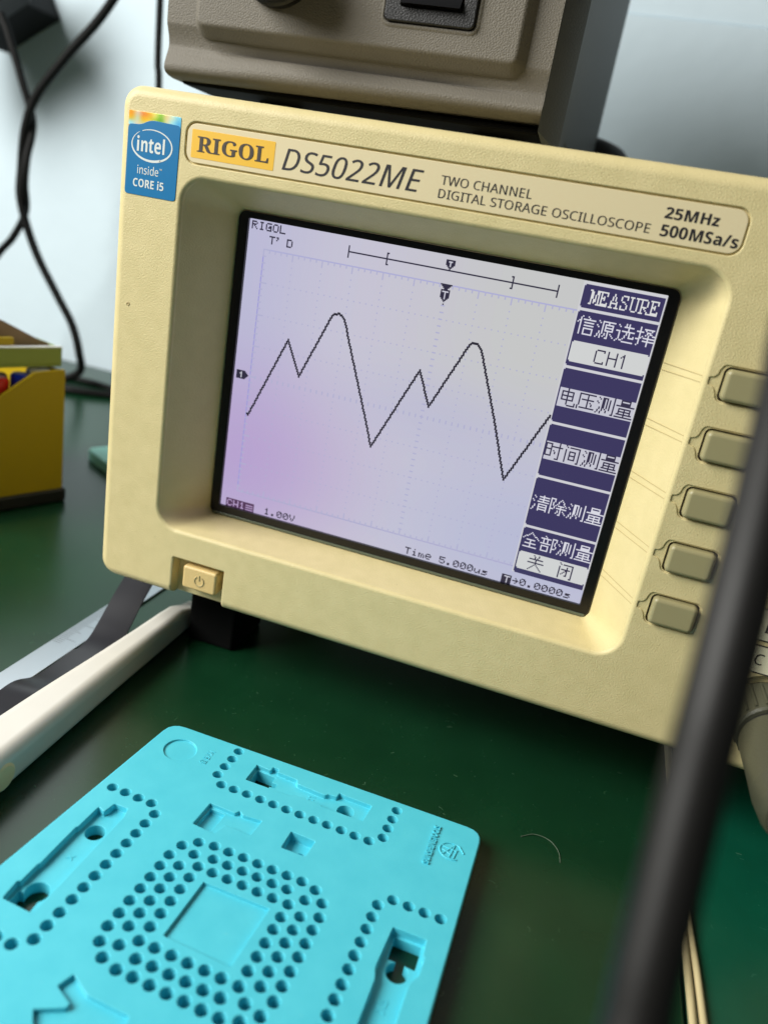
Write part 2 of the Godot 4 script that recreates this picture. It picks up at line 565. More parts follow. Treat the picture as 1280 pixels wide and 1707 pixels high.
func display_texture() -> ImageTexture:
	lcd = Image.create(320, 240, false, Image.FORMAT_RGBA8)
	var paper := Color(0.80, 0.80, 0.85)
	for y in 240:
		for x in 320:
			var u := x / 320.0
			var v := y / 240.0
			var c := Color(0.80, 0.79, 0.86)
			c = c.lerp(Color(0.80, 0.81, 0.79), smoothstep(0.25, 0.75, u) * smoothstep(0.75, 0.2, v) * 0.8)   # the middle of the panel
			c = c.lerp(Color(0.70, 0.70, 0.87), smoothstep(0.30, 0.0, u) * 0.4)                            # violet left margin
			c = c.lerp(Color(0.735, 0.62, 0.83), smoothstep(0.55, 0.0, Vector2((u - 0.06) * 1.1, (v - 0.80) * 1.0).length()) * 0.7)
			c = c.lerp(Color(0.70, 0.73, 0.86), smoothstep(0.5, 0.0, Vector2((u - 0.85) * 0.9, (v - 0.86)).length()) * 0.55)
			c = c.lerp(Color(0.74, 0.74, 0.86), smoothstep(0.2, 0.0, Vector2((u - 0.55) * 0.5, (v - 0.50)).length()) * 0.45)
			lcd.set_pixel(x, y, c)
	var dark := Color(0.20, 0.19, 0.27)
	var faint := Color(0.71, 0.71, 0.84)
	var indigo := Color(0.245, 0.225, 0.385)
	# graticule: twelve by eight divisions of twenty-five dots
	for i in range(0, 301, 1):
		dot(14 + i, 23, Color(0.70, 0.70, 0.86)); dot(14 + i, 223, Color(0.70, 0.69, 0.83))
	for j in range(0, 201, 1):
		dot(14, 23 + j, Color(0.64, 0.63, 0.87)); dot(314, 23 + j, faint)
	for i in range(0, 301, 5):
		for k in range(0, 4 if i % 25 == 0 else 2):
			dot(14 + i, 24 + k, faint); dot(14 + i, 222 - k, faint)
		dot(14 + i, 122, faint); dot(14 + i, 124, faint)
		for j in range(0, 201, 25):
			dot(14 + i, 23 + j, faint)
	for j in range(0, 201, 5):
		for k in range(0, 4 if j % 25 == 0 else 2):
			dot(15 + k, 23 + j, faint)
		dot(163, 23 + j, faint); dot(165, 23 + j, faint); dot(164, 23 + j, faint)
		for i in range(0, 301, 25):
			dot(14 + i, 23 + j, faint)
	# memory bar, trigger marks
	seg(Vector2(84, 13), Vector2(245, 13), dark)
	seg(Vector2(84, 9), Vector2(84, 17), dark); seg(Vector2(245, 9), Vector2(245, 17), dark)
	seg(Vector2(115, 9), Vector2(115, 17), dark); dot(116, 9, dark); dot(116, 17, dark)
	seg(Vector2(212, 9), Vector2(212, 17), dark); dot(211, 9, dark); dot(211, 17, dark)
	for q in [[164, 6, 4, 5], [164, 27, 5, 7]]:
		block(q[0] - q[2] / 2 - 1, q[1], q[0] + q[2] / 2 + 2, q[1] + q[3] - 1, dark)
		for k in 3:
			block(q[0] - 2 + k, q[1] + q[3] - 1 + k, q[0] + 3 - k, q[1] + q[3] + k, dark)
		seg(Vector2(q[0] - 1 - q[2] / 5, q[1] + 1), Vector2(q[0] + 1 + q[2] / 5, q[1] + 1), paper)
		seg(Vector2(q[0], q[1] + 1), Vector2(q[0], q[1] + q[3] - 1), paper)
	for k in 4:
		block(160 + k, 23 + k, 169 - k, 24 + k, dark)
	dot(164, 37, dark)
	# trace of channel one
	var pts := [Vector2(15, 154), Vector2(16, 155), Vector2(44, 87), Vector2(57, 114), Vector2(78, 62), Vector2(80, 60), Vector2(84, 59), Vector2(87, 61), Vector2(90, 65), Vector2(95, 78), Vector2(120, 138),
		Vector2(127, 156), Vector2(156, 88), Vector2(168, 114), Vector2(190, 62), Vector2(192, 60), Vector2(196, 60), Vector2(199, 63), Vector2(203, 71), Vector2(221, 113), Vector2(238, 156), Vector2(261, 100)]
	# channel marker and status text
	block(2, 120, 9, 127, dark)
	for k in 4:
		block(9 + k, 120 + k, 10 + k, 127 - k, dark)
	seg(Vector2(6, 121), Vector2(6, 125), paper); dot(5, 122, paper)
	bits("RIGOL", SMALL, 2, 4, 5, 6, dark)
	bits("T' D", SMALL, 18, 13, 5, 5, dark)
	block(5, 232, 32, 240, Color(0.33, 0.22, 0.36))
	bits("CH1", SMALL, 6, 233, 5, 6, Color(0.74, 0.64, 0.82))
	for q in 3:
		seg(Vector2(24, 234 + q * 2), Vector2(30, 234 + q * 2), Color(0.70, 0.6, 0.78))
	bits("1.00V", SMALL, 42, 232, 5, 6, dark)
	bits("Time 5.000us", SMALL, 172, 232, 5, 6, dark)
	block(255, 232, 263, 240, dark); bits("T", SMALL, 257, 233, 5, 6, paper)
	bits(">", SMALL, 264, 232, 5, 6, dark)
	bits("0.0000s", SMALL, 270, 232, 5, 6, dark)
	# soft menu on the right
	block(262, 3, 320, 228, Color(0.84, 0.84, 0.86))
	for q in [[5, 21], [23, 62], [64, 104], [106, 146], [148, 187], [189, 228]]:
		block(263, q[0], 319, q[1], indigo)
		dot(263, q[0], paper); dot(263, q[1] - 1, paper)
	bits("MEASURE", SERIF, 268, 8, 7, 7, Color(0.90, 0.90, 0.90))
	var white := Color(0.88, 0.88, 0.92)
	han("信源选择", 264, 26, 14, white)
	for q in [[44, 59], [209, 224]]:
		block(264, q[0], 319, q[1], Color(0.84, 0.85, 0.85))
		for cx in [264, 318]:
			dot(cx, q[0], indigo); dot(cx, q[1] - 1, indigo)
	var pen := Color(0.22, 0.20, 0.30)
	for s in [[283, 47, 288, 47], [282, 48, 282, 55], [283, 56, 288, 56], [288, 48, 288, 48], [288, 55, 288, 55], [291, 47, 291, 56], [297, 47, 297, 56], [291, 51, 297, 51], [302, 47, 302, 56], [300, 49, 302, 47]]:
		seg(Vector2(s[0], s[1]), Vector2(s[2], s[3]), pen)
	for q in [["电压测量", 78], ["时间测量", 119]]:
		block(264, q[1], 319, q[1] + 14, Color(0.80, 0.80, 0.85))
		han(q[0], 264, q[1], 14, pen)
	han("清除测量", 264, 161, 14, white)
	han("全部测量", 264, 192, 14, white)
	han("关", 272, 210, 14, pen); han("闭", 296, 210, 14, pen)
	lcd.resize(1280, 960, Image.INTERPOLATE_NEAREST)
	for k in pts.size() - 1:
		var m := maxi(1, int(maxf(absf(pts[k + 1].x - pts[k].x), absf(pts[k + 1].y - pts[k].y))))
		for i in m + 1:
			var q: Vector2 = pts[k].lerp(pts[k + 1], float(i) / m).round()
			lcd.fill_rect(Rect2i(int(q.x) * 4 - 1, int(q.y) * 4 - 1, 6, 7), Color(0.17, 0.16, 0.21))
	return ImageTexture.create_from_image(lcd)


# ---------------------------------------------------------------- the scene

func camera_and_light() -> void:
	var cam := Camera3D.new()
	cam.name = "Camera3D"
	var lens := CameraAttributesPhysical.new()
	lens.frustum_focal_length = 17.997
	lens.frustum_focus_distance = 0.205
	lens.frustum_near = 0.01
	lens.frustum_far = 20.0
	lens.exposure_aperture = 7.2
	cam.attributes = lens
	cam.fov = 67.387
	cam.near = 0.01
	cam.far = 20.0
	cam.basis = Basis(Vector3(0.94187539, 0.16854161, -0.29062773), Vector3(-0.25269862, 0.92545833, -0.28225927), Vector3(0.22139142, 0.33929429, 0.91425665)).orthonormalized()
	cam.position = Vector3(46.889, 45.271 + LIFT, 210.817) * S
	add_child(cam)
	var env := Environment.new()
	env.background_mode = Environment.BG_COLOR
	env.background_color = Color(0.28, 0.29, 0.285)
	env.tonemap_mode = Environment.TONE_MAPPER_LINEAR
	env.tonemap_exposure = 1.0
	env.sdfgi_enabled = true; env.ssao_enabled = true; env.ssil_enabled = true
	var we := WorldEnvironment.new()
	we.name = "WorldEnvironment"
	we.environment = env
	add_child(we)
	area("window_light", Vector3(-0.65, 0.58, 0.44), Vector3(-0.05, 0.06, 0.0), Vector2(0.55, 0.5), 1.62, Color(1.0, 0.995, 0.975))
	area("ceiling_light", Vector3(-0.93, 1.3, -1.16), Vector3(-0.05, 0.0, 0.07), Vector2(0.9, 0.9), 0.75, Color(0.97, 1.0, 1.0))


func area(called: String, at: Vector3, look: Vector3, size: Vector2, energy: float, color: Color) -> void:
	var l := AreaLight3D.new()
	l.name = called
	l.area_size = size
	l.light_energy = energy
	l.light_color = color
	l.shadow_enabled = true
	l.set("area_range", 5.0)
	l.position = at
	l.basis = Basis.looking_at(look - at, Vector3.UP)
	add_child(l)


func setting() -> void:
	var b := MB.new()
	b.rbox(Vector3(-620, TABLE - 30, -330), Vector3(420, TABLE - 2.4, 260), 1.0)
	struct("bench_top", b, M.rubber, "bench top under the two green mats")
	b = MB.new()
	b.rbox(Vector3(-620, TABLE - 2.2, -320), Vector3(97.2, TABLE, 260), 0.8)
	struct("left_mat", b, M.mat_left, "dark green rubber bench mat under the oscilloscope and the blue tray")
	b = MB.new()
	b.rbox(Vector3(97.8, TABLE - 2.2, -320), Vector3(420, TABLE + 0.3, 260), 0.8)
	struct("right_mat", b, M.mat_right, "bluish green bench mat right of the pale twin wire")
	b = MB.new()
	b.rbox(Vector3(-900, TABLE - 60, -348), Vector3(700, 189, -332), 1.0)
	struct("back_panel", b, M.wall, "pale upright panel along the back of the bench")
	b = MB.new()
	b.rbox(Vector3(-900, 189.6, -348), Vector3(700, 262, -335), 0.8)
	struct("upper_panel", b, M.wall, "upper strip of the pale panel, set back by a narrow ledge")


func oscilloscope() -> void:
	var t := thing("oscilloscope", "cream two channel digital oscilloscope with a lit lcd showing a black triangle waveform", "oscilloscope", Vector3(63, TABLE, -50))
	var mb := MB.new()
	var holes := []
	# outer shell of the front
	var body := rrect(-88.6, -71.0, 214.0, 69.6, 5.5, 90, 8)
	for i in body.p.size():
		if body.p[i].y < -70.9:
			for edge_x in [-63.1, -44.7]:
				if absf(body.p[i].x - edge_x) < 1.65:
					body.p[i].x = edge_x
	var rim := 3.2
	var prof := [[-1.2, -30.0, -0.0, -1.0], [-1.2, -30.0, 1.0, 0.0], [0.0, -10.0, 1.0, 0.0], [0.0, FACE - rim, 1.0, 0.0]]
	for i in 7:
		var a := PI / 2 * i / 6.0
		prof.append([-rim * (1 - cos(a)), FACE - rim + rim * sin(a), cos(a), sin(a)])
	prof.insert(3, [0.0, FACE - 4.6, 1.0, 0.0])
	mb.loft(body, prof, Rect2(-63.1, -71.6, 18.4, 2.0), 4)
	# deep opening of the display
	var mouth := rrect(-68.7, -49.0, 69.0, 49.4, 6.5, 180, 10)
	var foot := rrect(-60.7, -47.9, 60.6, 44.1, 2.4, 180, 10)
	var f := 1.3
	var arc := []
	for i in 5:
		var a := PI / 2 * i / 4.0
		arc.append([f - f * sin(a), FACE - f + f * cos(a), -sin(a), cos(a)])
	mb.loft(mouth, arc)
	holes.append(grown(mouth, f))
	var rows := []
	for k in 5:
		var row := PackedVector3Array()
		for i in mouth.p.size():
			var q: Vector2 = mouth.p[i].lerp(foot.p[i], k / 4.0)
			row.append(Vector3(q.x, q.y, lerpf(FACE - f, 0.4, k / 4.0)))
		rows.append(row)
	mb.grid(rows, Vector3(0, 0, 30), true)
	# power key well
	var wf := FACE - 4.6
	holes.append(PackedVector2Array([Vector2(-63.1, -75.0), Vector2(-44.7, -75.0), Vector2(-44.7, -58.3), Vector2(-45.3, -57.7), Vector2(-62.5, -57.7), Vector2(-63.1, -58.3)]))
	for q in [[-62.6, -63.1, 1.0], [-45.2, -44.7, -1.0]]:
		var lower := PackedVector2Array([Vector2(-58.2, wf), Vector2(-58.2, FACE - 0.5)])
		for i in range(1, 7):
			var a := PI / 2 * (1.0 - i / 6.0)
			lower.append(Vector2(-71.0 + rim * (1 - cos(a)), FACE - rim + (rim - 0.5) * sin(a)))
		lower.append(Vector2(-71.0, wf))
		var ix := Geometry2D.triangulate_polygon(lower)
		for i in range(0, ix.size(), 3):
			mb.tri(Vector3(q[0], lower[ix[i]].x, lower[ix[i]].y), Vector3(q[0], lower[ix[i + 1]].x, lower[ix[i + 1]].y), Vector3(q[0], lower[ix[i + 2]].x, lower[ix[i + 2]].y), Vector3(q[2], 0, 0), Vector3(q[2], 0, 0), Vector3(q[2], 0, 0))
		var bev := Vector3(q[2], 0, 1.0).normalized()
		mb.quad(Vector3(q[0], -58.2, FACE - 0.5), Vector3(q[0], -68.2, FACE - 0.5), Vector3(q[1], -67.8, FACE), Vector3(q[1], -58.2, FACE), bev, bev, Vector3(0, 0, 1), Vector3(0, 0, 1))
		for i in 6:
			var a0 := PI / 2 * (1.0 - i / 6.0)
			var a1 := PI / 2 * (1.0 - (i + 1) / 6.0)
			mb.flat(Vector3(q[0], -71.0 + rim * (1 - cos(a0)), FACE - rim + (rim - 0.5) * sin(a0)), Vector3(q[0], -71.0 + rim * (1 - cos(a1)), FACE - rim + (rim - 0.5) * sin(a1)), Vector3(q[1], -71.0 + rim * (1 - cos(a1)), FACE - rim + rim * sin(a1)), Vector3(q[1], -71.0 + rim * (1 - cos(a0)), FACE - rim + rim * sin(a0)), bev)
	mb.flat(Vector3(-62.6, -58.2, wf), Vector3(-45.2, -58.2, wf), Vector3(-45.2, -58.2, FACE - 0.5), Vector3(-62.6, -58.2, FACE - 0.5), Vector3(0, -1, 0))
	mb.flat(Vector3(-62.6, -58.2, FACE - 0.5), Vector3(-45.2, -58.2, FACE - 0.5), Vector3(-45.3, -57.7, FACE), Vector3(-62.5, -57.7, FACE), Vector3(0, -0.7, 0.7))
	for q in [[-62.6, -62.5, -63.1], [-45.2, -45.3, -44.7]]:
		mb.tri(Vector3(q[0], -58.2, FACE - 0.5), Vector3(q[1], -57.7, FACE), Vector3(q[2], -58.3, FACE), Vector3(0, -0.5, 0.8), Vector3(0, 0, 1), Vector3(0, 0, 1))
	mb.flat(Vector3(-62.6, -71.0, wf), Vector3(-45.2, -71.0, wf), Vector3(-45.2, -58.2, wf), Vector3(-62.6, -58.2, wf), Vector3(0, 0, 1))
	# long name plate well
	var pl := rrect(-68.8, 52.8, 68.9, 62.9, 3.0, 100, 8)
	holes.append(pocket(mb, pl, FACE, FACE - 0.7, 0.25, 0.05))
	mb.face(grown(pl, -0.05), [], FACE - 0.7)
	# five soft keys: a flared shallow step, in it the slot of the key
	var keys := []
	for k in 5:
		var yc := 25.7 - 14.57 * k
		var pts := PackedVector2Array([Vector2(70.35, yc + 0.95), Vector2(71.5, yc + 1.1), Vector2(72.2, yc + 2.0), Vector2(72.4, yc + 3.3), Vector2(73.1, yc + 4.3), Vector2(84.2, yc + 4.35), Vector2(85.4, yc + 3.5), Vector2(85.45, yc - 3.5), Vector2(84.4, yc - 4.3), Vector2(74.1, yc - 4.3), Vector2(73.0, yc - 3.6), Vector2(72.6, yc - 2.2), Vector2(71.9, yc - 1.0), Vector2(70.35, yc - 0.7)])
		var sh := outline(pts, 0.9, 0.35)
		holes.append(pocket(mb, sh, FACE, FACE - 0.34, 0.3, 0.1))
		var slot := rrect(73.2, yc - 4.05, 85.1, yc + 4.05, 1.5, 26, 6)
		var cut := pocket(mb, slot, FACE - 0.34, FACE - 3.0, 0.12, 0.1)
		mb.face(grown(sh, -0.1), [cut], FACE - 0.34)
		keys.append(yc)
	# channel panel on the right
	var socket := circle(Vector2(107.2, -51.0), 8.9, 40)
	holes.append(pocket(mb, socket, FACE, FACE - 2.0, 0.6, 0.3))
	mb.face(grown(socket, -0.3), [], FACE - 2.0)
	mb.face(grown(body, -rim), holes, FACE)
	mb.face(grown(body, -1.2), [], -30.0, -1.0)
	var bezel := part("front_bezel", mb, M.cream, t)
	mb = MB.new()
	mb.xf = Transform3D(Basis(), Vector3(-82.9, 14.2, FACE))
	mb.lathe([[0.62, 0.0], [0.42, 0.16], [0.25, 0.02], [0.0, 0.01]], 9)
	part("nick", mb, M.groove, bezel)
	# rear case
	mb = MB.new()
	mb.rbox(Vector3(-84, -68, -118), Vector3(209, 66.5, -29.9), 6.0)
	part("rear_case", mb, M.cream, t)
	# feet
	for q in [[-64.5, -47.5, -22.0, 1.0], [174.0, 191.0, -22.0, 1.0], [-64.5, -47.5, -112.0, -92.0], [174.0, 191.0, -112.0, -92.0]]:
		mb = MB.new()
		mb.rbox(Vector3(q[0], TABLE + 0.02, q[2]), Vector3(q[1], -67.0, q[3]), 1.2)
		part("foot", mb, M.foot, t)
	# display: black frame, panel, lower glass edge
	mb = MB.new()
	var fr := rrect(-60.6, -47.8, 60.5, 44.0, 2.3, 60, 6)
	var win := rrect(-57.6, -44.6, 57.7, 42.2, 0.3, 60, 2)
	var edge := boss(mb, fr, -2.0, 1.1, 0.25, 3, false)
	mb.face(edge, [pocket(mb, win, 1.1, 0.0, 0.05, 0.05)], 1.1)
	var frame := part("display_frame", mb, M.black, t)
	mb = MB.new()
	mb.rbox(Vector3(-59.6, -47.7, 1.0), Vector3(59.6, -46.9, 1.45), 0.15)
	part("glass_edge", mb, mat(Color(0.36, 0.39, 0.33), 0.2), frame)
	mb = MB.new()
	mb.flat(Vector3(-57.6, -43.2, 0.05), Vector3(57.6, -43.2, 0.05), Vector3(57.6, 43.2, 0.05), Vector3(-57.6, 43.2, 0.05), Vector3(0, 0, 1))
	mb.v = PackedVector3Array(); mb.n = PackedVector3Array()
	var c4 := [Vector3(-57.6, -44.7, 0.05), Vector3(57.6, -44.7, 0.05), Vector3(57.6, 42.3, 0.05), Vector3(-57.6, 42.3, 0.05)]
	for k in [0, 2, 1, 0, 3, 2]:
		var q: Vector3 = c4[k]
		mb.v.append(q); mb.n.append(Vector3(0, 0, 1))
		mb.uv.append(Vector2((q.x / 0.36 + 160) / 320.0, clampf((120 - q.y / 0.36) / 240.0, 0.001, 0.999)))
	var lit := mat(Color(0.03, 0.03, 0.035), 0.25, 0.35)
	lit.emission_enabled = true
	lit.emission = Color.BLACK
	lit.emission_texture = display_texture()
	lit.emission_energy_multiplier = 0.93
	lit.texture_repeat = false
	part("display_screen", mb, lit, t)
	# leader lines on the sloping wall beside the display, two to each key
	for k in 5:
		for s in [[0.55, 0.8], [-1.25, -0.75]]:
			mb = MB.new()
			var a := Vector3(60.8, keys[k] + s[0], 1.3)
			var b := Vector3(69.0, keys[k] + s[1], FACE - 1.25)
			var nn := Vector3(-0.9, 0, 0.43)
			mb.flat(a + nn * 0.03 + Vector3(0, 0.09, 0), b + nn * 0.03 + Vector3(0, 0.09, 0), b + nn * 0.03 - Vector3(0, 0.09, 0), a + nn * 0.03 - Vector3(0, 0.09, 0), nn.normalized())
			part("leader_line", mb, M.groove, t)
		mb = MB.new()
		boss(mb, rrect(73.65, keys[k] - 3.65, 84.65, keys[k] + 3.65, 1.3, 8, 6), FACE - 3.0, FACE + 1.6, 1.1, 6)
		part("soft_key", mb, M.key_grey, t)
	# power key
	mb = MB.new()
	boss(mb, rrect(-58.6, -67.0, -47.2, -59.6, 0.9, 8, 5), FACE - 4.6, FACE + 0.3, 0.8, 5)
	var pk := part("power_key", mb, M.key_cream, t)
	mb = MB.new()
	var ring := PackedVector3Array()
	for i in 25:
		var a := PI / 2 + 0.55 + (TAU - 1.1) * i / 24.0
		ring.append(Vector3(-52.8 + 1.55 * cos(a), -63.5 + 1.55 * sin(a), FACE + 0.28))
	mb.tube(ring, [0.24], 8)
	mb.tube(PackedVector3Array([Vector3(-52.8, -63.3, FACE + 0.28), Vector3(-52.8, -61.5, FACE + 0.28)]), [0.24], 8)
	part("power_symbol", mb, M.groove, pk)
	# name plate with its lettering
	mb = MB.new()
	boss(mb, rrect(-68.35, 53.25, 68.45, 62.45, 2.6, 20, 8), FACE - 0.7, FACE - 0.1, 0.15, 3)
	var np := part("name_plate", mb, M.plate, t)
	var z := FACE - 0.1
	mb = MB.new()
	boss(mb, rrect(-67.0, 54.4, -43.7, 61.1, 0.2, 4, 2), z, z + 0.05, 0.02, 2)
	part("amber_field", mb, M.amber, np)
	var serif := SystemFont.new()
	serif.font_names = PackedStringArray(["Droid Serif"]); serif.font_weight = 700
	var sans := SystemFont.new()
	sans.font_names = PackedStringArray(["Droid Sans"])
	var bold := SystemFont.new()
	bold.font_names = PackedStringArray(["Droid Sans"]); bold.font_weight = 700
	part("maker_lettering", lettering("RIGOL", serif, -65.3, 55.9, -45.3, 59.6, z + 0.05), M.ink_brown, np)
	part("model_lettering", lettering("DS5022ME", sans, -41.4, 55.0, -5.0, 60.1, z, 0.06, 0.22), M.ink, np)
	part("plate_lettering", lettering("TWO CHANNEL", sans, -0.5, 57.7, 21.3, 59.7, z, 0.06), M.ink, np)
	part("plate_lettering", lettering("DIGITAL STORAGE OSCILLOSCOPE", sans, -0.6, 54.7, 48.8, 56.7, z, 0.06), M.ink, np)
	part("plate_lettering", lettering("25MHz", bold, 51.1, 58.3, 62.7, 60.7, z, 0.06), M.ink, np)
	part("plate_lettering", lettering("500MSa/s", bold, 51.1, 54.5, 67.7, 57.1, z, 0.06), M.ink, np)
	# processor sticker
	mb = MB.new()
	var top := FACE + 0.01
	boss(mb, outline(PackedVector2Array([Vector2(-85.8, 43.0), Vector2(-70.5, 43.0), Vector2(-70.3, 61.2), Vector2(-78.2, 61.5), Vector2(-79.8, 61.2), Vector2(-81.8, 60.2), Vector2(-85.6, 60.0)]), 1.0, 0.6), top - 0.2, top + 0.13, 0.05, 2)
	var st := part("sticker", mb, M.blue, t)
	st.set_meta("label", "blue and white processor sticker with a rainbow foil strip")
	mb = MB.new()
	boss(mb, rrect(-85.6, 59.0, -70.3, 63.2, 0.3, 10, 3), top - 0.2, top + 0.1, 0.04, 2)
	for q in mb.v:
		mb.uv.append(Vector2((q.x + 85.6) / 15.3, (63.2 - q.y) / 3.4))
	part("foil_strip", mb, foil(), st)
	var w := top + 0.13
	part("sticker_lettering", lettering("intel", bold, -82.7, 53.7, -74.5, 57.5, w, 0.05), M.white_ink, st)
	part("sticker_lettering", lettering("inside", sans, -82.2, 48.3, -75.9, 50.5, w, 0.05), M.white_ink, st)
	part("sticker_lettering", lettering("TM", sans, -75.7, 49.9, -74.9, 50.3, w, 0.05), M.white_ink, st)
	part("sticker_lettering", lettering("CORE i5", bold, -83.3, 45.0, -74.1, 47.2, w, 0.05), M.white_ink, st)
	for q in [[2.25, 3.45, 0.1, 0.42], [-1.12, 2.1, 0.5, 0.18], [3.45, 5.2, 0.42, 0.62]]:
		mb = MB.new()
		var r2 := [PackedVector3Array(), PackedVector3Array()]
		for i in 33:
			var k := i / 32.0
			var a: float = lerpf(q[0], q[1], k)
			var th: float = lerpf(q[2], q[3], k)
			r2[0].append(Vector3(-78.3 + (6.1 - th) * cos(a), 55.4 + (3.95 - th) * sin(a), w + 0.03))
			r2[1].append(Vector3(-78.3 + 6.1 * cos(a), 55.4 + 3.95 * sin(a), w + 0.03))
		mb.grid(r2, Vector3(0, 0, 500))
		part("sticker_swoosh", mb, M.white_ink, st)
	# labels above the channel socket
	for q in [["E", -33.2, -24.6], ["C", -42.0, -34.3]]:
		mb = MB.new()
		boss(mb, rrect(97.5, q[1], 132.0, q[2], 1.6, 12, 5), FACE - 0.1, FACE + 0.16, 0.05, 2)
		var border := part("channel_label", mb, M.ink, t)
		mb = MB.new()
		boss(mb, rrect(97.9, q[1] + 0.35, 131.6, q[2] - 0.35, 1.3, 12, 5), FACE, FACE + 0.22, 0.03, 2)
		part("label_field", mb, M.label_white, border)
		part("label_letter", lettering(q[0], sans, 100.9, q[1] + 2.4, 102.9, q[1] + 5.4, FACE + 0.22, 0.05), M.ink, border)
	# chassis socket of the first channel
	mb = MB.new()
	mb.xf = Transform3D(Basis(), Vector3(107.2, -51.0, FACE - 2.0))
	mb.lathe([[6.6, 0.0], [6.6, 2.4], [6.2, 2.9], [5.2, 2.9], [5.2, 9.0], [0.0, 9.0]])
	part("channel_socket", mb, M.nickel, t)


func foil() -> StandardMaterial3D:
	var im := Image.create(9, 3, false, Image.FORMAT_RGB8)
	var tones := [Color(0.98, 0.60, 0.06), Color(0.88, 0.78, 0.62), Color(0.96, 0.55, 0.20), Color(0.97, 0.66, 0.12), Color(0.93, 0.88, 0.35), Color(0.55, 0.78, 0.20), Color(0.92, 0.84, 0.55), Color(0.80, 0.92, 0.82), Color(0.45, 0.82, 0.95),
		Color(0.92, 0.72, 0.15), Color(0.80, 0.84, 0.66), Color(0.97, 0.72, 0.10), Color(0.96, 0.78, 0.16), Color(0.70, 0.80, 0.18), Color(0.42, 0.70, 0.16), Color(0.86, 0.88, 0.62), Color(0.62, 0.92, 0.95), Color(0.30, 0.72, 0.95),
		Color(0.66, 0.90, 0.90), Color(0.90, 0.86, 0.70), Color(0.86, 0.84, 0.50), Color(0.95, 0.86, 0.40), Color(0.85, 0.85, 0.60), Color(0.8, 0.84, 0.6), Color(0.75, 0.90, 0.88), Color(0.50, 0.86, 0.96), Color(0.40, 0.80, 0.97)]
	for y in 3:
		for x in 9:
			im.set_pixel(x, y, tones[y * 9 + x])
	im.resize(288, 96, Image.INTERPOLATE_CUBIC)
	for y in 96:
		for x in 288:
			im.set_pixel(x, y, im.get_pixel(x, y).lerp(Color(0.95, 0.93, 0.85), 0.3 * rng.randf()))
	im.resize(144, 48, Image.INTERPOLATE_LANCZOS)
	var m := mat(Color.WHITE, 0.25, 0.6, 0.2)
	m.albedo_texture = ImageTexture.create_from_image(im)
	return m


func probe() -> void:
	var t := thing("probe_plug", "grey probe plug pushed onto the oscilloscope socket below the C label", "probe", Vector3(107.2, -59, 45))
	var xf := Transform3D(Basis(), Vector3(107.2, -51.0, FACE))
	var mb := MB.new()
	mb.xf = xf
	mb.lathe([[5.4, 1.2], [7.9, 1.2], [8.3, 1.7], [8.3, 13.2], [7.9, 13.9], [6.0, 13.9]])
	var collar := part("collar", mb, M.probe, t)
	for i in 22:
		var a := TAU * i / 22.0
		mb = MB.new()
		mb.xf = xf
		mb.tube(PackedVector3Array([Vector3(8.3 * cos(a), 8.3 * sin(a), 2.6), Vector3(8.3 * cos(a), 8.3 * sin(a), 12.2)]), [0.42], 6)
		part("ridge", mb, M.probe, collar)
	mb = MB.new()
	mb.xf = xf
	mb.lathe([[7.0, 13.6], [7.2, 15.4]])
	part("dark_gap", mb, M.probe_dark, t)
	mb = MB.new()
	mb.xf = xf
	mb.lathe([[6.2, 15.2], [7.5, 15.3], [7.9, 16.0], [7.9, 36.0], [7.3, 42.0], [6.4, 45.0], [5.4, 45.2]])
	part("barrel", mb, M.probe, t)
	mb = MB.new()
	mb.xf = xf
	mb.lathe([[5.2, 45.0], [5.9, 45.2], [6.0, 46.6], [5.3, 47.0]])
	part("metal_ring", mb, M.nickel, t)
	mb = MB.new()
	var path := smooth([Vector3(107.2, -51, FACE + 46.5), Vector3(107.3, -52.5, FACE + 56), Vector3(108.5, -58, FACE + 70), Vector3(112, -72, FACE + 86), Vector3(124, -90, FACE + 98), Vector3(160, -93.4, FACE + 104), Vector3(260, -93.4, FACE + 90)])
	mb.tube(path, [2.3], 16)
	part("cable", mb, M.probe_dark, t)
	mb = MB.new()
	mb.tube(path.slice(0, 16), [4.9, 4.8, 4.6, 4.5, 4.3, 4.2, 4.0, 3.9, 3.7, 3.6, 3.4, 3.2, 3.1, 3.0, 2.9, 2.8], 20)
	var boot := part("strain_relief", mb, M.probe, t)
	for i in range(2, 14, 2):
		mb = MB.new()
		mb.tube(path.slice(i, i + 2), [5.0 - i * 0.13], 20)
		part("ridge", mb, M.probe, boot)


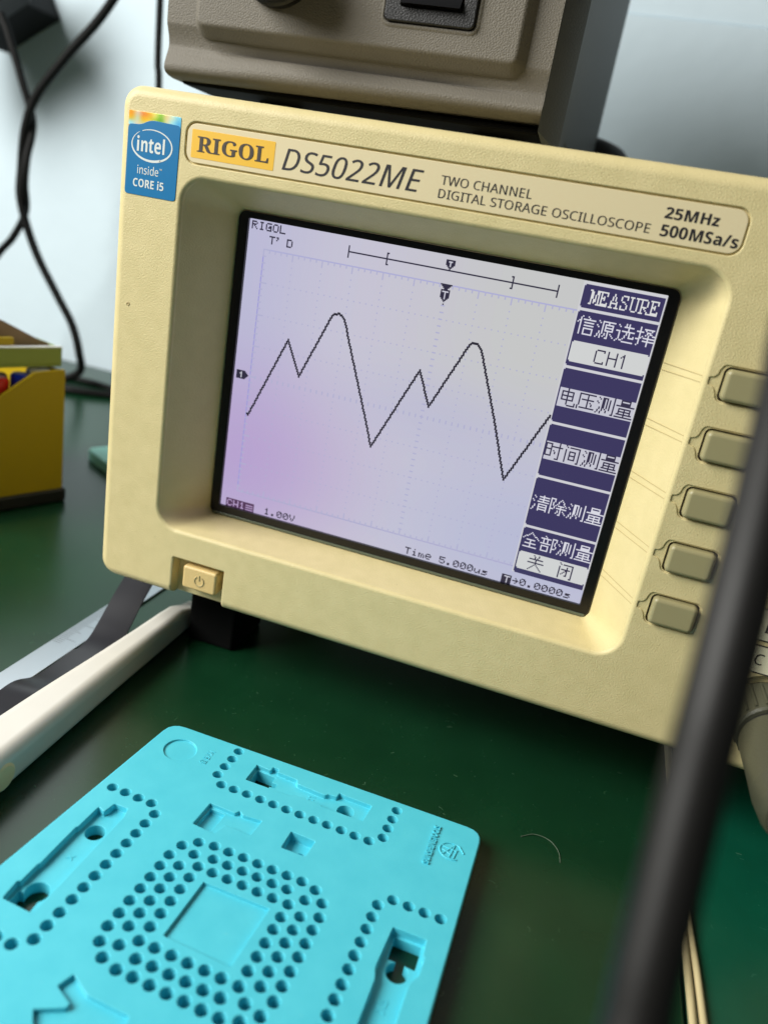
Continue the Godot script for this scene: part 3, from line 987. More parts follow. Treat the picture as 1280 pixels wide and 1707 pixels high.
func power_supply() -> void:
	var t := thing("power_supply", "grey bench power supply standing on top of the oscilloscope", "power supply", Vector3(-46, 69.6, -100))
	var x0 := -109.5
	var x1 := 12.0
	var mb := MB.new()
	# front moulding: the lower band with a shallow scooped crease that fades out at both ends
	var rows := []
	var prof := [[212.0, -33.4], [140.0, -33.4], [100.0, -33.4], [94.8, -33.4], [94.0, -33.6], [93.2, -34.2], [91.0, -35.6], [89.2, -36.7], [88.5, -37.4], [88.2, -37.4], [87.95, -35.4], [87.5, -34.5], [86.2, -33.8], [84.6, -33.1], [83.0, -32.8], [81.6, -33.1], [80.6, -34.2], [80.0, -36.2], [79.7, -39.0]]
	var plain := [[212.0, -33.4], [140.0, -33.4], [100.0, -33.4], [94.8, -33.4], [94.0, -33.6], [93.2, -34.0], [91.0, -34.9], [89.2, -35.3], [88.5, -35.3], [88.1, -35.2], [87.7, -35.1], [87.2, -35.0], [86.2, -34.6], [84.6, -33.9], [83.0, -33.3], [81.6, -33.3], [80.6, -34.2], [80.0, -36.2], [79.7, -39.0]]
	for i in 61:
		var u := i / 60.0
		var w := smoothstep(0.10, 0.30, u) * smoothstep(0.97, 0.72, u)
		var row := PackedVector3Array()
		for k in prof.size():
			var y := lerpf(plain[k][0], prof[k][0], w)
			row.append(Vector3(lerpf(x0, x1, u), y + 2.2 * u * smoothstep(87.0, 82.0, y), lerpf(plain[k][1], prof[k][1], w)))
		rows.append(row)
	mb.grid(rows, Vector3(-40, 120, 2000))
	# underside, left cheek and top of the moulding
	mb.flat(Vector3(x0, 79.7, -39), Vector3(x1, 81.9, -39), Vector3(x1, 81.9, -62), Vector3(x0, 79.7, -62), Vector3(0, -1, 0))
	mb.flat(Vector3(x0, 212, -33.4), Vector3(x1, 212, -33.4), Vector3(x1, 212, -62), Vector3(x0, 212, -62), Vector3(0, 1, 0))
	for q in [[x0, -1.0, 0], [x1, 1.0, 60]]:
		for k in prof.size() - 1:
			var a: Vector3 = rows[q[2]][k]
			var b: Vector3 = rows[q[2]][k + 1]
			mb.flat(a, b, Vector3(b.x, b.y, -62), Vector3(a.x, a.y, -62), Vector3(q[1], 0, 0))
	var front := part("front_moulding", mb, M.device, t)
	# raised control panel with sloping flanks
	mb = MB.new()
	var pad := outline(PackedVector2Array([Vector2(-97.2, 94.2), Vector2(2.6, 94.2), Vector2(2.6, 180), Vector2(-97.2, 180)]), 2.2, 2.0)
	mb.loft(pad, [[3.3, -38.0, 0.9, 0.4], [2.7, -33.8, 0.8, 0.6], [2.2, -33.1, 0.75, 0.66], [0.3, -30.6, 0.75, 0.66], [-0.2, -30.1, 0.5, 0.85], [-0.9, -29.9, 0.0, 1.0]])
	mb.face(grown(pad, -0.9), [], -29.9)
	part("control_panel", mb, M.device, front)
	# bevelled dark side trim and the cover
	mb = MB.new()
	mb.quad(Vector3(x1, 79.0, -33.9), Vector3(x1, 212, -33.9), Vector3(17.2, 212, -48), Vector3(17.2, 76.0, -48), Vector3(0.75, 0, 0.66), Vector3(0.75, 0, 0.66), Vector3(0.95, 0, 0.3), Vector3(0.95, 0, 0.3))
	mb.flat(Vector3(x1, 79.0, -33.9), Vector3(17.2, 76.0, -48), Vector3(17.2, 76.0, -62), Vector3(x1, 76.0, -62), Vector3(0.2, -1, 0.1))
	mb.flat(Vector3(17.2, 76.0, -48), Vector3(17.2, 212, -48), Vector3(17.2, 212, -62), Vector3(17.2, 76, -62), Vector3(1, 0, 0))
	part("side_trim", mb, M.cover, t)
	mb = MB.new()
	mb.rbox(Vector3(-108.2, 80.9, -206), Vector3(16.4, 211, -61.9), 1.5)
	part("cover", mb, M.cover, t)
	mb = MB.new()
	mb.rbox(Vector3(-107.6, 78.9, -205), Vector3(11.4, 80.7, -41), 0.8)
	part("base_plate", mb, M.foot, t)
	for q in [[-80, -60], [-5, -60], [-80, -112], [-5, -112]]:
		mb = MB.new()
		mb.xf = Transform3D(Basis(Vector3(1, 0, 0), Vector3(0, 0, -1), Vector3(0, 1, 0)), Vector3(q[0], 69.62, q[1]))
		mb.lathe([[0.0, 0.0], [7.0, 0.0], [7.6, 0.6], [7.6, 9.5], [0.0, 9.5]], 28)
		part("foot", mb, M.foot, t)
	# rocker switch
	mb = MB.new()
	var out := rrect(-37.2, 100.8, -10.6, 128.0, 1.6, 10, 5)
	var inn := rrect(-32.6, 104.6, -14.6, 124.2, 0.6, 10, 3)
	var edge := boss(mb, out, -31.0, -28.4, 0.5, 4, false)
	mb.face(edge, [pocket(mb, inn, -28.4, -31.5, 0.3, 0.1)], -28.4)
	var sw := part("rocker_switch", mb, M.soft_black, t)
	mb = MB.new()
	var r2 := []
	for k in 7:
		var y := lerpf(105.0, 123.8, k / 6.0)
		var zz := -29.8 + 3.4 * pow((y - 114.4) / 9.4, 2.0)
		r2.append(PackedVector3Array([Vector3(-32.2, y, zz), Vector3(-15.0, y, zz)]))
	mb.grid(r2, Vector3(-24, 114, 900))
	for x in [-32.2, -15.0]:
		for k in 6:
			var a: Vector3 = r2[k][0 if x < -20 else 1]
			var b: Vector3 = r2[k + 1][0 if x < -20 else 1]
			mb.flat(a, b, Vector3(x, b.y, -32), Vector3(x, a.y, -32), Vector3(-1 if x < -20 else 1, 0, 0))
	mb.flat(r2[0][0], r2[0][1], Vector3(-15, 105, -32), Vector3(-32.2, 105, -32), Vector3(0, -1, 0))
	part("rocker", mb, M.black, sw)
	# bright lip on the right of the switch cut-out
	mb = MB.new()
	mb.loft(rrect(-37.6, 100.4, -10.2, 128.4, 1.9, 10, 6), [[0.9, -29.95, 0.6, 0.8], [0.4, -29.3, 0.3, 0.95], [-0.1, -29.3, -0.6, 0.8], [-0.5, -30.4, -1.0, 0.1]])
	part("switch_surround", mb, M.device, front)
	# knob
	mb = MB.new()
	mb.xf = Transform3D(Basis(), Vector3(-71.5, 113.0, -30.0))
	mb.lathe([[12.4, 0.0], [12.4, 2.5], [11.8, 3.2], [11.4, 3.4], [10.8, 18.0], [9.8, 18.8], [0.0, 18.8]])
	part("knob", mb, M.soft_black, t)
	mb = MB.new()
	mb.tube(smooth([Vector3(8, 99, -204), Vector3(20, 99, -215), Vector3(28, 96, -230), Vector3(31, 84, -250), Vector3(29, 60, -266), Vector3(26, 0, -280), Vector3(26, -92, -285), Vector3(60, -93, -290)]), [5.5, 5.5, 5.5, 5.2], 14)
	part("power_cord", mb, M.cable, t)


func tray() -> void:
	var t := thing("silicone_tray", "blue silicone chip-repair tray with rows of round holes and cut-out pockets on the green mat", "tray", Vector3(3, TABLE, 98))
	var top := -91.5
	var mb := MB.new()
	# outline and pockets are given in x and z; the local axes put height last
	mb.xf = Transform3D(Basis(Vector3(1, 0, 0), Vector3(0, 0, 1), Vector3(0, 1, 0)), Vector3.ZERO)
	var body := outline(PackedVector2Array([Vector2(-39.0, 52.8), Vector2(48.0, 52.5), Vector2(46.6, 146), Vector2(-46.5, 146)]), 4.2, 1.4)
	var prof := [[-0.3, TABLE + 0.03, 1.0, -0.3], [0.0, TABLE + 0.4, 1.0, 0.0], [0.0, top - 0.6, 1.0, 0.0]]
	for i in 5:
		var a := PI / 2 * i / 4.0
		prof.append([-0.6 * (1 - cos(a)), top - 0.6 + 0.6 * sin(a), cos(a), sin(a)])
	mb.loft(body, prof)
	var cut := []
	var through := []
	# round holes
	var spots: Array[Vector2] = []
	var line := func(a: Vector2, b: Vector2, m: int) -> void:
		for i in m:
			spots.append(a.lerp(b, float(i) / maxf(1.0, m - 1)))
	for r in [[-15.8, 68.1, 23.2, 68.7, 12], [-18.3, 65.4, -17.8, 55.0, 4], [25.9, 66.2, 26.4, 55.9, 4], [-24.4, 84.0, -26.1, 121.3, 12], [-37.6, 81.1, -26.9, 81.4, 4], [-28.9, 123.8, -39.6, 123.4, 4], [30.6, 85.1, 29.2, 122.5, 12], [33.3, 82.5, 44.0, 82.6, 4], [31.6, 125.4, 42.4, 125.4, 4],
		[-11.2, 86.9, -11.2, 86.9, 1], [-7.6, 86.3, 13.7, 86.6, 7], [17.2, 87.5, 19.7, 90.0, 2], [20.5, 93.5, 19.7, 114.0, 7], [18.7, 117.4, 15.8, 119.9, 2], [12.2, 120.7, -9.1, 120.2, 7], [-12.7, 119.2, -15.2, 116.6, 2], [-15.9, 113.2, -15.0, 92.8, 7], [-14.0, 89.3, -14.0, 89.3, 1],
		[-6.0, 89.7, 11.7, 90.0, 6], [16.1, 90.9, 16.1, 90.9, 1], [16.9, 95.1, 16.2, 112.3, 6], [15.1, 116.5, 15.1, 116.5, 1], [-7.2, 116.9, 10.6, 117.3, 6], [-11.6, 115.8, -11.6, 115.8, 1], [-12.3, 111.5, -11.6, 94.5, 6], [-10.4, 90.4, -10.4, 90.4, 1],
		[-4.4, 93.0, 13.4, 93.4, 6], [13.3, 96.8, 12.6, 113.9, 6], [-8.8, 113.4, 8.9, 113.8, 6], [-8.7, 109.9, -7.9, 92.9, 6]]:
		line.call(Vector2(r[0], r[1]), Vector2(r[2], r[3]), r[4])
	for q in spots:
		var c := circle(q + Vector2(rng.randf_range(-0.06, 0.06), rng.randf_range(-0.06, 0.06)), 1.27, 24)
		cut.append(pocket(mb, c, top, TABLE + 0.03, 0.16, 0.0))
		through.append(c.p)
	# plain pockets: [depth, outline]
	for q in [[0.85, [-4.9, 96.0, 10.3, 96.1, 9.3, 111.1, -5.4, 110.6]], [1.1, [-15.2, 124.1, -10.6, 126.4, -2.0, 126.7, 0.0, 137.0, -14.0, 138.0, -15.3, 134.4, -17.1, 132.2, -12.4, 129.8, -12.3, 128.9, -16.3, 127.1]]]:
		var sh := outline(flatpoly(q[1]), 0.25, 0.6)
		cut.append(pocket(mb, sh, top, top - q[0], 0.14, 0.08))
		mb.face(grown(sh, -0.08), [], top - q[0])
	# small square pit with a peg hole
	var pit := outline(flatpoly([5.8, 74.4, 11.9, 74.7, 11.5, 79.9, 5.7, 79.9]), 0.25, 0.5)
	cut.append(pocket(mb, pit, top, top - 2.6, 0.2, 0.2))
	var peg := circle(Vector2(9.9, 78.2), 1.1, 20)
	mb.face(grown(pit, -0.2), [pocket(mb, peg, top - 2.6, top - 3.8, 0.1, 0.1)], top - 2.6)
	mb.face(grown(peg, -0.1), [], top - 3.8)
	# stepped pocket left of it
	var ell := outline(flatpoly([-15.0, 75.0, -8.3, 75.3, -7.7, 74.1, -6.5, 75.0, -1.7, 74.6, -2.2, 79.8, -8.6, 79.6, -9.7, 83.1, -15.3, 82.6]), 0.25, 0.5)
	cut.append(pocket(mb, ell, top, top - 1.0, 0.18, 0.08))
	var deep := outline(flatpoly([-14.5, 75.6, -10.6, 75.8, -11.0, 82.2, -14.8, 82.0]), 0.3, 0.5)
	mb.face(grown(ell, -0.08), [pocket(mb, deep, top - 1.0, top - 2.2, 0.15, 0.1)], top - 1.0)
	mb.face(grown(deep, -0.1), [], top - 2.2)
	# circle pressed into the corner
	var ci := circle(Vector2(-31.2, 61.7), 4.15, 48)
	cut.append(pocket(mb, ci, top, top - 0.5, 0.2, 0.15))
	mb.face(grown(ci, -0.15), [], top - 0.5)
	# pockets with openings right through: [outline, depth, through outlines]
	for q in [
		[[-34.0, 85.4, -30.6, 85.4, -29.9, 88.0, -30.2, 116.9, -37.4, 116.5, -37.8, 112.0, -37.2, 111.8, -37.2, 106.9, -36.9, 106.6, -37.0, 95.1, -36.7, 94.9, -36.5, 87.9, -34.6, 88.6], 1.7, [[circle(Vector2(-33.4, 93.3), 2.2, 30)], [circle(Vector2(-33.6, 111.4), 2.45, 30), flatpoly([-36.9, 112.6, -32.0, 112.4, -31.7, 116.1, -36.8, 116.0])]]],
		[[35.2, 89.0, 42.4, 89.0, 42.6, 92.8, 43.1, 93.2, 42.9, 97.6, 41.6, 100.0, 41.2, 122.0, 34.9, 122.0, 35.3, 101.9, 34.6, 99.2], 2.0, [[circle(Vector2(38.7, 97.2), 2.3, 30), flatpoly([36.0, 89.6, 41.9, 89.6, 41.9, 95.2, 36.0, 95.0])]]],
		[[-11.3, 57.3, -7.3, 57.7, -7.3, 56.1, -5.6, 56.2, -5.6, 57.3, 0.0, 57.6, 0.6, 58.9, 8.4, 59.4, 9.2, 58.6, 11.3, 58.6, 11.4, 56.9, 13.2, 57.2, 20.2, 57.3, 19.7, 63.4, 8.9, 63.4, 8.6, 62.9, 1.6, 62.9, 0.6, 63.7, -11.4, 63.7], 1.3, [[circle(Vector2(-3.0, 61.0), 2.1, 30), flatpoly([-10.8, 57.9, -5.6, 58.2, -5.6, 63.1, -10.9, 63.1]), flatpoly([-6.4, 60.2, -4.2, 60.2, -4.2, 61.8, -6.4, 61.8])], [circle(Vector2(14.6, 61.0), 2.1, 30)]]],
	]:
		var sh := outline(flatpoly(q[0]), 0.35, 0.5)
		var low: float = top - q[1]
		cut.append(pocket(mb, sh, top, low, 0.18, 0.15))
		var inner := []
		for group in q[2]:
			var poly: PackedVector2Array = group[0].p
			for k in range(1, group.size()):
				poly = Geometry2D.merge_polygons(poly, group[k])[0]
			var o := outline(poly, 0.15, 0.45)
			inner.append(pocket(mb, o, low, TABLE + 0.03, 0.12, 0.0))
			through.append(o.p)
		mb.face(grown(sh, -0.15), inner, low)
	mb.face(grown(body, -0.6), cut, top)
	mb.face(grown(body, -0.3), through, TABLE + 0.03, -1.0)
	part("tray_body", spread(mb), M.silicone, t)
	# raised marks
	var sans := SystemFont.new()
	sans.font_names = PackedStringArray(["Droid Sans"]); sans.font_weight = 700
	var up := Transform3D(Basis(Vector3(0, 0, -1), Vector3(-1, 0, 0), Vector3(0, 1, 0)), Vector3.ZERO)
	var word := lettering("SUNSHINETOOLS", sans, -69.4, -37.9, -56.4, -36.3, top - 0.05, 0.5)
	part("raised_word", spread(turned(word, up)), M.silicone, t)
	mb = MB.new()
	var h := top + 0.05
	var c := Vector2(42.0, 62.8)
	var ring := PackedVector3Array()
	for i in 21:
		var a := 0.9 + 4.4 * i / 20.0
		ring.append(Vector3(c.x + 2.9 * cos(a), h, c.y - 2.6 * sin(a)))
	mb.tube(ring, [0.22], 8)
	for s in [[-2.6, -1.0, 1.2, -0.4], [-1.8, 1.6, 0.4, -2.2], [0.4, -2.2, -0.2, 2.2], [1.2, -0.8, 0.8, 2.2], [1.4, -2.3, 2.9, -0.4], [-2.2, 0.2, -0.2, 1.0]]:
		mb.tube(PackedVector3Array([Vector3(c.x + s[0], h, c.y + s[1]), Vector3(c.x + s[2], h, c.y + s[3])]), [0.22], 8)
	part("raised_emblem", spread(mb), M.silicone, t)
	mb = MB.new()
	var at := 0.0
	for ch in ["全", "部", "测"]:
		for s in HAN[ch].split(" "):
			var a := Vector2(s[0].hex_to_int(), s[1].hex_to_int()) * 0.135
			var b := Vector2(s[2].hex_to_int(), s[3].hex_to_int()) * 0.135
			mb.tube(PackedVector3Array([Vector3(-24.6 + a.y, h - 0.03, 63.9 - at - a.x), Vector3(-24.6 + b.y, h - 0.03, 63.9 - at - b.x)]), [0.12], 5)
		at += 2.0
	part("raised_word", spread(mb), M.silicone, t)
	part("pocket_mark", spread(turned(lettering("11", sans, -61.6, -6.2, -60.0, -4.4, top - 1.32, 0.15), Transform3D(Basis(Vector3(0, 0, -1), Vector3(-1, 0, 0), Vector3(0, 1, 0)), Vector3.ZERO))), M.silicone, t)
	part("pocket_mark", spread(turned(lettering("X", sans, -102.0, 32.9, -100.6, 34.3, top - 1.72, 0.15), up)), M.silicone, t)
	part("pocket_mark", spread(turned(lettering("XS", sans, -106.6, -38.9, -103.4, -36.9, top - 2.02, 0.15), up)), M.silicone, t)


func spread(mb: MB) -> MB:      # the tray's plan to its size on the mat
	for i in mb.v.size():
		mb.v[i] = Vector3(mb.v[i].x * 1.0263 - 1.233, mb.v[i].y, mb.v[i].z * 1.0263 - 5.545)
	return mb


func turned(mb: MB, xf: Transform3D) -> MB:
	var o := MB.new()
	o.xf = xf
	for i in range(0, mb.v.size(), 3):
		o.tri(mb.v[i], mb.v[i + 1], mb.v[i + 2], mb.n[i], mb.n[i + 1], mb.n[i + 2])
	return o


func flatpoly(a: Array) -> PackedVector2Array:
	var o := PackedVector2Array()
	for i in range(0, a.size(), 2):
		o.append(Vector2(a[i], a[i + 1]))
	return o


func left_tools() -> void:
	# steel rule
	var t := thing("steel_ruler", "steel ruler lying under the black strap, left of the white stick", "ruler", Vector3(-86, TABLE, 40))
	var mb := MB.new()
	mb.rbox(Vector3(-98.6, TABLE + 0.02, -40), Vector3(-89.6, TABLE + 0.9, 160), 0.2)
	part("blade", mb, M.steel, t)
	mb = MB.new()
	for k in 64:
		var len := 6.5 if k % 10 == 0 else (4.8 if k % 5 == 0 else 3.2)
		var z := -36.0 + k
		mb.flat(Vector3(-98.3, TABLE + 0.93, z - 0.09), Vector3(-98.3 + len, TABLE + 0.93, z - 0.09), Vector3(-98.3 + len, TABLE + 0.93, z + 0.09), Vector3(-98.3, TABLE + 0.93, z + 0.09), Vector3.UP)
	part("graduation", mb, M.cover, t).set_meta("kind", "stuff")
	# black flat strap: lies along the rule, kinks and climbs under the oscilloscope
	var mid := smooth([Vector3(-84, -93.9, 150), Vector3(-84.5, -93.6, 100), Vector3(-84, -94.0, 70), Vector3(-82.6, -91.2, 56), Vector3(-82.6, -94.2, 46), Vector3(-82.2, -94.0, 34), Vector3(-81.6, -92.6, 25), Vector3(-82.6, -89.0, 17), Vector3(-84.4, -83.0, 6), Vector3(-85.6, -77.5, -5), Vector3(-86, -72.5, -16)], 10)
	mb = MB.new()
	var top := []
	var low := []
	for i in mid.size():
		var w := 6.2 if i < 55 else 5.4
		var tilt := 0.05 * sin(i * 0.12)
		top.append(PackedVector3Array([mid[i] + Vector3(-w, w * tilt, 0), mid[i] + Vector3(-w * 0.4, 0.25 + w * tilt * 0.4, 0), mid[i] + Vector3(w * 0.4, 0.25 - w * tilt * 0.4, 0), mid[i] + Vector3(w, -w * tilt, 0)]))
		low.append(PackedVector3Array([mid[i] + Vector3(-w, w * tilt - 0.8, 0), mid[i] + Vector3(w, -w * tilt - 0.8, 0)]))
	mb.grid(top, Vector3(-80, 2000, 400))
	mb.grid(low, Vector3(-80, -2000, -400))
	for s in [0, 1]:
		var side := []
		for i in mid.size():
			side.append(PackedVector3Array([top[i][0 if s == 0 else 3], low[i][s]]))
		mb.grid(side, Vector3(-3000 if s == 0 else 3000, -90, 20))
	tag(part("strap", mb, M.strap, self), "creased flat black strap running from under the oscilloscope over the ruler", "strap")
	# white stick
	t = thing("white_stick", "long white plastic stick with a painted yellow reflection, tapering under the oscilloscope", "stick", Vector3(-69, TABLE, 50))
	mb = MB.new()
	var rows := []
	for k in 25:
		var u := k / 24.0
		var z := lerpf(150.0, -14.0, u)
		var xr := lerpf(-60.2, -67.0, u)
		var w := lerpf(13.8, 6.8, smoothstep(0.35, 1.0, u))
		var h := lerpf(12.4, 9.6, u)
		var e := smoothstep(1.0, 0.9, u)
		h *= lerpf(0.55, 1.0, e)
		var sec := rrect(xr - w, TABLE + 0.05, xr, TABLE + 0.05 + h, minf(w, h) * 0.32, 4, 6)
		var row := PackedVector3Array()
		for q in sec.p:
			row.append(Vector3(q.x, q.y, z))
		rows.append(row)
	for k in 24:
		for i in rows[0].size():
			var e2: int = (i + 1) % rows[0].size()
			var sec2 := rrect(0, 0, 10, 10, 3.2, 4, 6)
			var na := Vector3(sec2.n[i].x, sec2.n[i].y, 0)
			var nb := Vector3(sec2.n[e2].x, sec2.n[e2].y, 0)
			mb.quad(rows[k][i], rows[k][e2], rows[k + 1][e2], rows[k + 1][i], na, nb, nb, na)
	for end in [0, 24]:
		var mid3 := Vector3.ZERO
		for q in rows[end]:
			mid3 += q / rows[end].size()
		for i in rows[end].size():
			mb.tri(mid3, rows[end][i], rows[end][(i + 1) % rows[end].size()], Vector3(0, 0, 1 if end == 0 else -1), Vector3(0, 0, 1 if end == 0 else -1), Vector3(0, 0, 1 if end == 0 else -1))
	part("handle", mb, M.bone, t)
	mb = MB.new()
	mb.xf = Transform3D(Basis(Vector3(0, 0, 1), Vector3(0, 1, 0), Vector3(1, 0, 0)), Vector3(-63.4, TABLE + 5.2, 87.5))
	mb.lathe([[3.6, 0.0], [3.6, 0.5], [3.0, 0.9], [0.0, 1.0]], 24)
	part("painted_reflection", mb, mat(Color(0.94, 0.86, 0.68), 0.4), t)  # pale yellow reflection on the stick, put in as a coloured disc


func background_things() -> void:
	# yellow open bin: its side is turned to the viewer
	var t := thing("yellow_bin", "yellow parts bin with a slanted side on a black base, left of the oscilloscope", "bin", Vector3(-200, TABLE, -50))
	var along := Vector3(-0.365, 0, 0.931)          # from the far edge towards the viewer
	var back := Vector3(-0.931, 0, -0.365)
	var o := Vector3(-174.0, TABLE, -73.0)
	var mb := MB.new()
	var side := PackedVector2Array([Vector2(0, 6.5), Vector2(92, 6.5), Vector2(92, 24), Vector2(70, 24), Vector2(13.5, 60.5), Vector2(0, 61.5)])
	for w in [0.0, 72.0]:
		mb = MB.new()
		mb.xf = Transform3D(Basis(along, Vector3.UP, back), o + back * w)
		boss(mb, outline(side, 0.8, 4.0), 0.0, 2.2, 0.4, 3)
		mb.face(outline(side, 0.8, 4.0).p, [], 0.0, -1.0)
		part("side_wall", mb, M.yellow, t)
	for q in [[0.0, 2.2, 61.0], [89.8, 92.0, 24.0]]:
		mb = MB.new()
		mb.xf = Transform3D(Basis(along, Vector3.UP, back), o)
		mb.rbox(Vector3(q[0], 6.6, 2.2), Vector3(q[1], q[2] - 0.3, 72.0), 0.5)
		part("end_wall", mb, M.yellow, t)
	mb = MB.new()
	mb.xf = Transform3D(Basis(along, Vector3.UP, back), o)
	mb.rbox(Vector3(-1.5, 0.05, -1.2), Vector3(93.5, 6.6, 75.5), 1.2)
	part("base", mb, M.soft_black, t)
	# markers standing in the bin
	var k := 0
	for q in [[15.5, 8.5, 58.5, M.cap_blue, "blue", "pen with a blue cap standing in the yellow bin beside a white bottle", "pen", 3.6], [24.0, 9.0, 57.0, M.red, "red", "red capped pen standing in the yellow bin, nearest the viewer", "pen", 3.0], [7.4, 8.6, 60.5, M.cap_white, "white", "small white bottle standing in the yellow bin behind the blue cap", "bottle", 4.6], [20.5, 16.0, 57.0, M.board, "brown", "brown wooden rod standing in the yellow bin between the caps", "rod", 2.4]]:
		var at: Vector3 = o + along * q[0] + back * q[1]
		var th := thing("marker_" + q[4] if q[6] == "pen" else q[6], q[5], q[6], at + Vector3(0, 6.6, 0))
		th.name = ["marker_pen", "marker_pen", "bottle", "wooden_rod"][k]
		mb = MB.new()
		mb.xf = Transform3D(Basis(Vector3(1, 0, 0), Vector3(0, 0, -1), Vector3(0, 1, 0)), at)
		mb.lathe([[0.0, 6.62], [q[7], 6.62], [q[7], q[2] - 16.0], [0.0, q[2] - 16.0]], 24)
		part("barrel", mb, M.cap_white if q[3] != M.board else M.board, th)
		mb = MB.new()
		mb.xf = Transform3D(Basis(Vector3(1, 0, 0), Vector3(0, 0, -1), Vector3(0, 1, 0)), at)
		mb.lathe([[0.0, q[2] - 15.9], [q[7] + 0.5, q[2] - 15.9], [q[7] + 0.5, q[2] - 1.0], [q[7] - 0.5, q[2]], [0.0, q[2]]], 24)
		part("cap", mb, q[3], th)
		k += 1
	# olive tray laid across the bin, a brown card leaning in it, a yellow slip
	t = thing("olive_tray", "shallow olive green tray laid across the back of the yellow bin", "tray", Vector3(-215, -33, -90))
	mb = MB.new()
	var oo := Vector3(-178.5, -34.2, -76.0)
	mb.xf = Transform3D(Basis(along, Vector3.UP, back), oo)
	mb.rbox(Vector3(0, 0, -0.5), Vector3(80, 1.2, 20), 0.4)
	part("tray_floor", mb, M.olive, t)
	for q in [[Vector3(0, 1.2, -0.5), Vector3(80, 8.2, 0.9)], [Vector3(0, 1.2, 18.6), Vector3(80, 8.2, 20)], [Vector3(0, 1.2, 0.95), Vector3(1.4, 8.2, 18.5)], [Vector3(78.6, 1.2, 0.95), Vector3(80, 8.2, 18.5)]]:
		mb = MB.new()
		mb.xf = Transform3D(Basis(along, Vector3.UP, back), oo)
		mb.rbox(q[0], q[1], 0.3)
		part("rim_wall", mb, M.olive, t)
	mb = MB.new()
	mb.xf = Transform3D(Basis(along, Vector3.UP, back), oo)
	mb.rbox(Vector3(0, 8.22, -0.7), Vector3(80, 8.9, 1.2), 0.25)
	part("white_edge", mb, M.cap_white, t)
	mb = MB.new()
	mb.xf = Transform3D(Basis(along, Vector3.UP, back), oo)
	boss(mb, outline(PackedVector2Array([Vector2(1.5, 1.3), Vector2(60, 1.3), Vector2(60, 26), Vector2(44, 25), Vector2(22, 18), Vector2(6, 10), Vector2(1.5, 8.6)]), 1.0, 4.0), 8.0, 9.5, 0.3, 2)
	mb.face(outline(PackedVector2Array([Vector2(1.5, 1.3), Vector2(60, 1.3), Vector2(60, 26), Vector2(44, 25), Vector2(22, 18), Vector2(6, 10), Vector2(1.5, 8.6)]), 1.0, 4.0).p, [], 8.0, -1.0)
	tag(part("brown_card", mb, M.board, self), "brown card with a sloping top standing in the olive tray", "card")
	mb = MB.new()
	mb.xf = Transform3D(Basis(along, Vector3.UP, back), oo)
	mb.rbox(Vector3(20, 1.3, 2.0), Vector3(62, 12.0, 5.0), 0.5)
	tag(part("yellow_slip", mb, M.yellow, self), "small yellow box in the olive tray before the brown card", "box")
	# pale teal pad behind
	mb = MB.new()
	mb.xf = Transform3D(Basis(Vector3(0.86, 0, 0.5), Vector3(0.5, 0, -0.86), Vector3(0, 1, 0)), Vector3(-206, TABLE, -132))
	boss(mb, rrect(0, 0, 62, 46, 6.0, 8, 8), 0.05, 5.5, 0.8, 4)
	tag(part("teal_pad", mb, M.teal, self), "pale teal silicone pad on the mat, half hidden behind the oscilloscope's left edge", "pad")
	# cables against the wall
	mb = MB.new()
	mb.tube(smooth([Vector3(-240, 215, -246), Vector3(-285, 147, -250), Vector3(-318, 112, -250), Vector3(-339, 88, -250), Vector3(-347.5, 68, -250), Vector3(-352, 44, -252), Vector3(-350.5, 22, -250), Vector3(-340, -8, -252), Vector3(-322, -34, -252), Vector3(-309, -52, -252), Vector3(-302.5, -70, -252), Vector3(-303, -84, -254), Vector3(-316, -93.5, -250), Vector3(-300, -93.6, -236), Vector3(-270, -93.8, -250), Vector3(-230, -93.8, -270), Vector3(-150, -93.8, -280)]), [2.75], 14)
	tag(part("black_cable", mb, M.wall_cable, self), "thicker black cable sweeping down from the top edge to a loop beside the yellow bin", "cable")
	mb = MB.new()
	mb.tube(smooth([Vector3(-372, 132, -256), Vector3(-364, 120, -254), Vector3(-354, 96, -254), Vector3(-346, 72, -255), Vector3(-343.5, 50, -247), Vector3(-345, 34, -247), Vector3(-351, 16, -255), Vector3(-360, -2, -254), Vector3(-372, -15, -254), Vector3(-390, -40, -254), Vector3(-400, -80, -254), Vector3(-400, -93.6, -244), Vector3(-380, -93.6, -215)]), [2.45], 14)
	tag(part("black_cable", mb, M.wall_cable, self), "thinner black cable hanging from the dark adapter, crossing the other twice", "cable")
	mb = MB.new()
	mb.tube(smooth([Vector3(-249, 220, -240), Vector3(-246.5, 122, -240), Vector3(-244.5, 100, -240), Vector3(-240, 0, -240), Vector3(-236, -70, -236), Vector3(-225, -94, -230), Vector3(-190, -94, -226)]), [2.0], 12)
	tag(part("hanging_cable", mb, M.wall_cable, self), "thin black cable hanging straight down behind the left side of the power supply", "cable")
	mb = MB.new()
	mb.xf = Transform3D(Basis(Vector3(0, 0, 1), 0.52), Vector3(-383, 133.0, -262))
	mb.rbox(Vector3(-66, 0, -14), Vector3(24, 44, 10), 4.0)
	var ad := thing("adapter", "dark adapter block mounted on the back panel in the top left corner", "adapter", Vector3(-395, 118, -270))
	part("body", mb, M.soft_black, ad)
	var hold := mb.xf
	mb = MB.new()
	mb.xf = hold
	mb.rbox(Vector3(-50, 14, -69.5), Vector3(4, 38, -13), 1.5)
	part("bracket", mb, M.rubber, ad)
	mb = MB.new()
	# cable loop on the mat behind the bin
	mb.tube(smooth([Vector3(-330, -93.8, -262), Vector3(-305, -93.8, -268), Vector3(-270, -93.9, -262), Vector3(-230, -93.8, -248), Vector3(-160, -93.8, -250)]), [2.2], 12)
	tag(part("lying_cable", mb, M.wall_cable, self), "black cable lying along the mat just behind the cable loop", "cable")


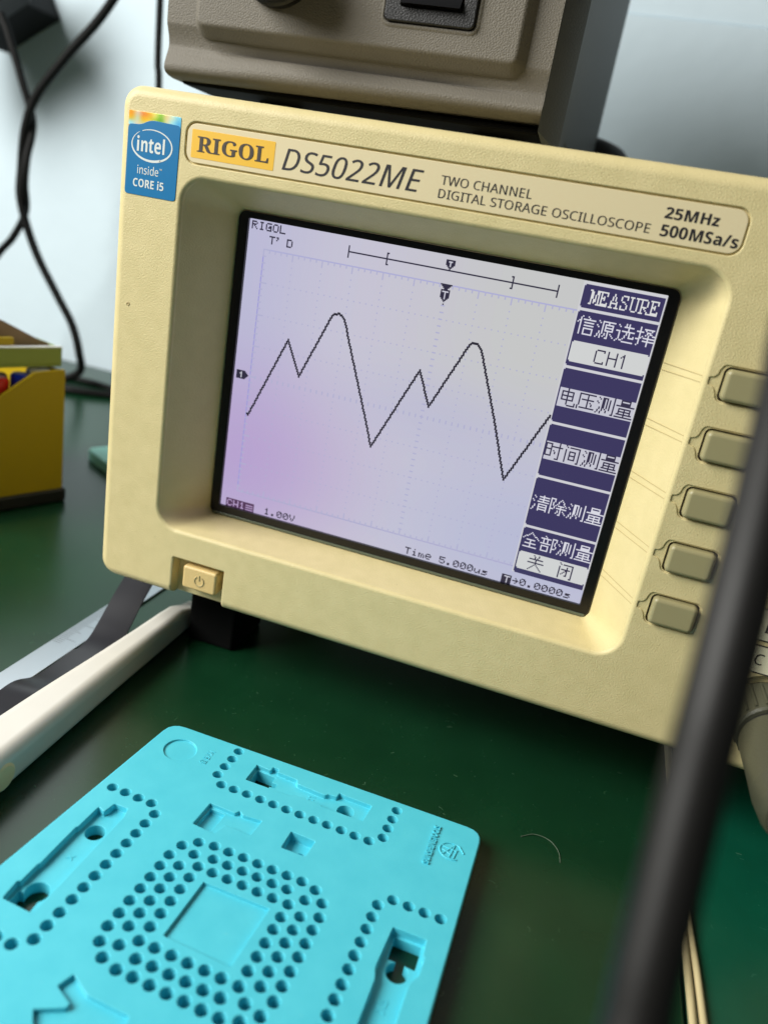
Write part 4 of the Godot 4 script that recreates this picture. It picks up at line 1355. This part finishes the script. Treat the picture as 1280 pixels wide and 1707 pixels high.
func foreground() -> void:
	var mb := MB.new()
	mb.tube(smooth([Vector3(230, -93, -300), Vector3(236, 60, -318), Vector3(228, 220, -300), Vector3(190, 310, -200), Vector3(130, 300, -70), Vector3(88, 200, 20), Vector3(68, 90, 82), Vector3(63.9, 47.1, 122.9), Vector3(63.2, 38.0, 133.6), Vector3(62.6, 28.8, 142.0), Vector3(62.1, 21.5, 148.0), Vector3(61.8, 15.0, 152.4), Vector3(61.6, 8.9, 155.8), Vector3(61.3, -1.5, 162.3), Vector3(61.0, -8.6, 166.8), Vector3(58, -24, 178), Vector3(48, -50, 200), Vector3(30, -80, 228), Vector3(14, -93, 250)], 14), [2.52], 28)
	tag(part("black_cable", mb, M.cable, self), "thick black foreground cable passing in front of the grey soft keys", "cable")
	mb = MB.new()
	mb.tube(smooth([Vector3(57.6, TABLE + 0.16, 40.2), Vector3(60.9, TABLE + 0.3, 37.8), Vector3(64.9, TABLE + 0.2, 38.0), Vector3(67.5, TABLE + 0.14, 40.8), Vector3(68.3, TABLE + 0.14, 44.6)]), [0.1], 6)
	tag(part("hair", mb, M.hair, self), "fine pale curved hair lying on the mat right of the blue tray", "hair")
	var t := thing("twin_wire", "pale beige twin wire lying along the seam between the two mats", "wire", Vector3(98.4, TABLE, 30))
	for q in [[97.35, 0.85, 0.0], [100.0, 0.85, 1.0]]:
		mb = MB.new()
		mb.tube(smooth([Vector3(97.6 + q[2] * 0.4, TABLE + 1.1 + q[2] * 0.7, -40), Vector3(97.6 + q[2] * 0.5, TABLE + 1.1 + q[2] * 0.7, 10), Vector3(98.0 + q[2] * 1.2, TABLE + 1.1, 45), Vector3(98.2 + q[2] * 2.2, TABLE + 1.1, 75), Vector3(98.8 + q[2] * 2.6, TABLE + 1.1, 140)]), [q[1]], 12)
		part("strand", mb, M.wire, t)


func _ready() -> void:
	rng.seed = 20240611
	camera_and_light()
	materials()
	setting()
	oscilloscope()
	power_supply()
	tray()
	left_tools()
	probe()
	background_things()
	foreground()
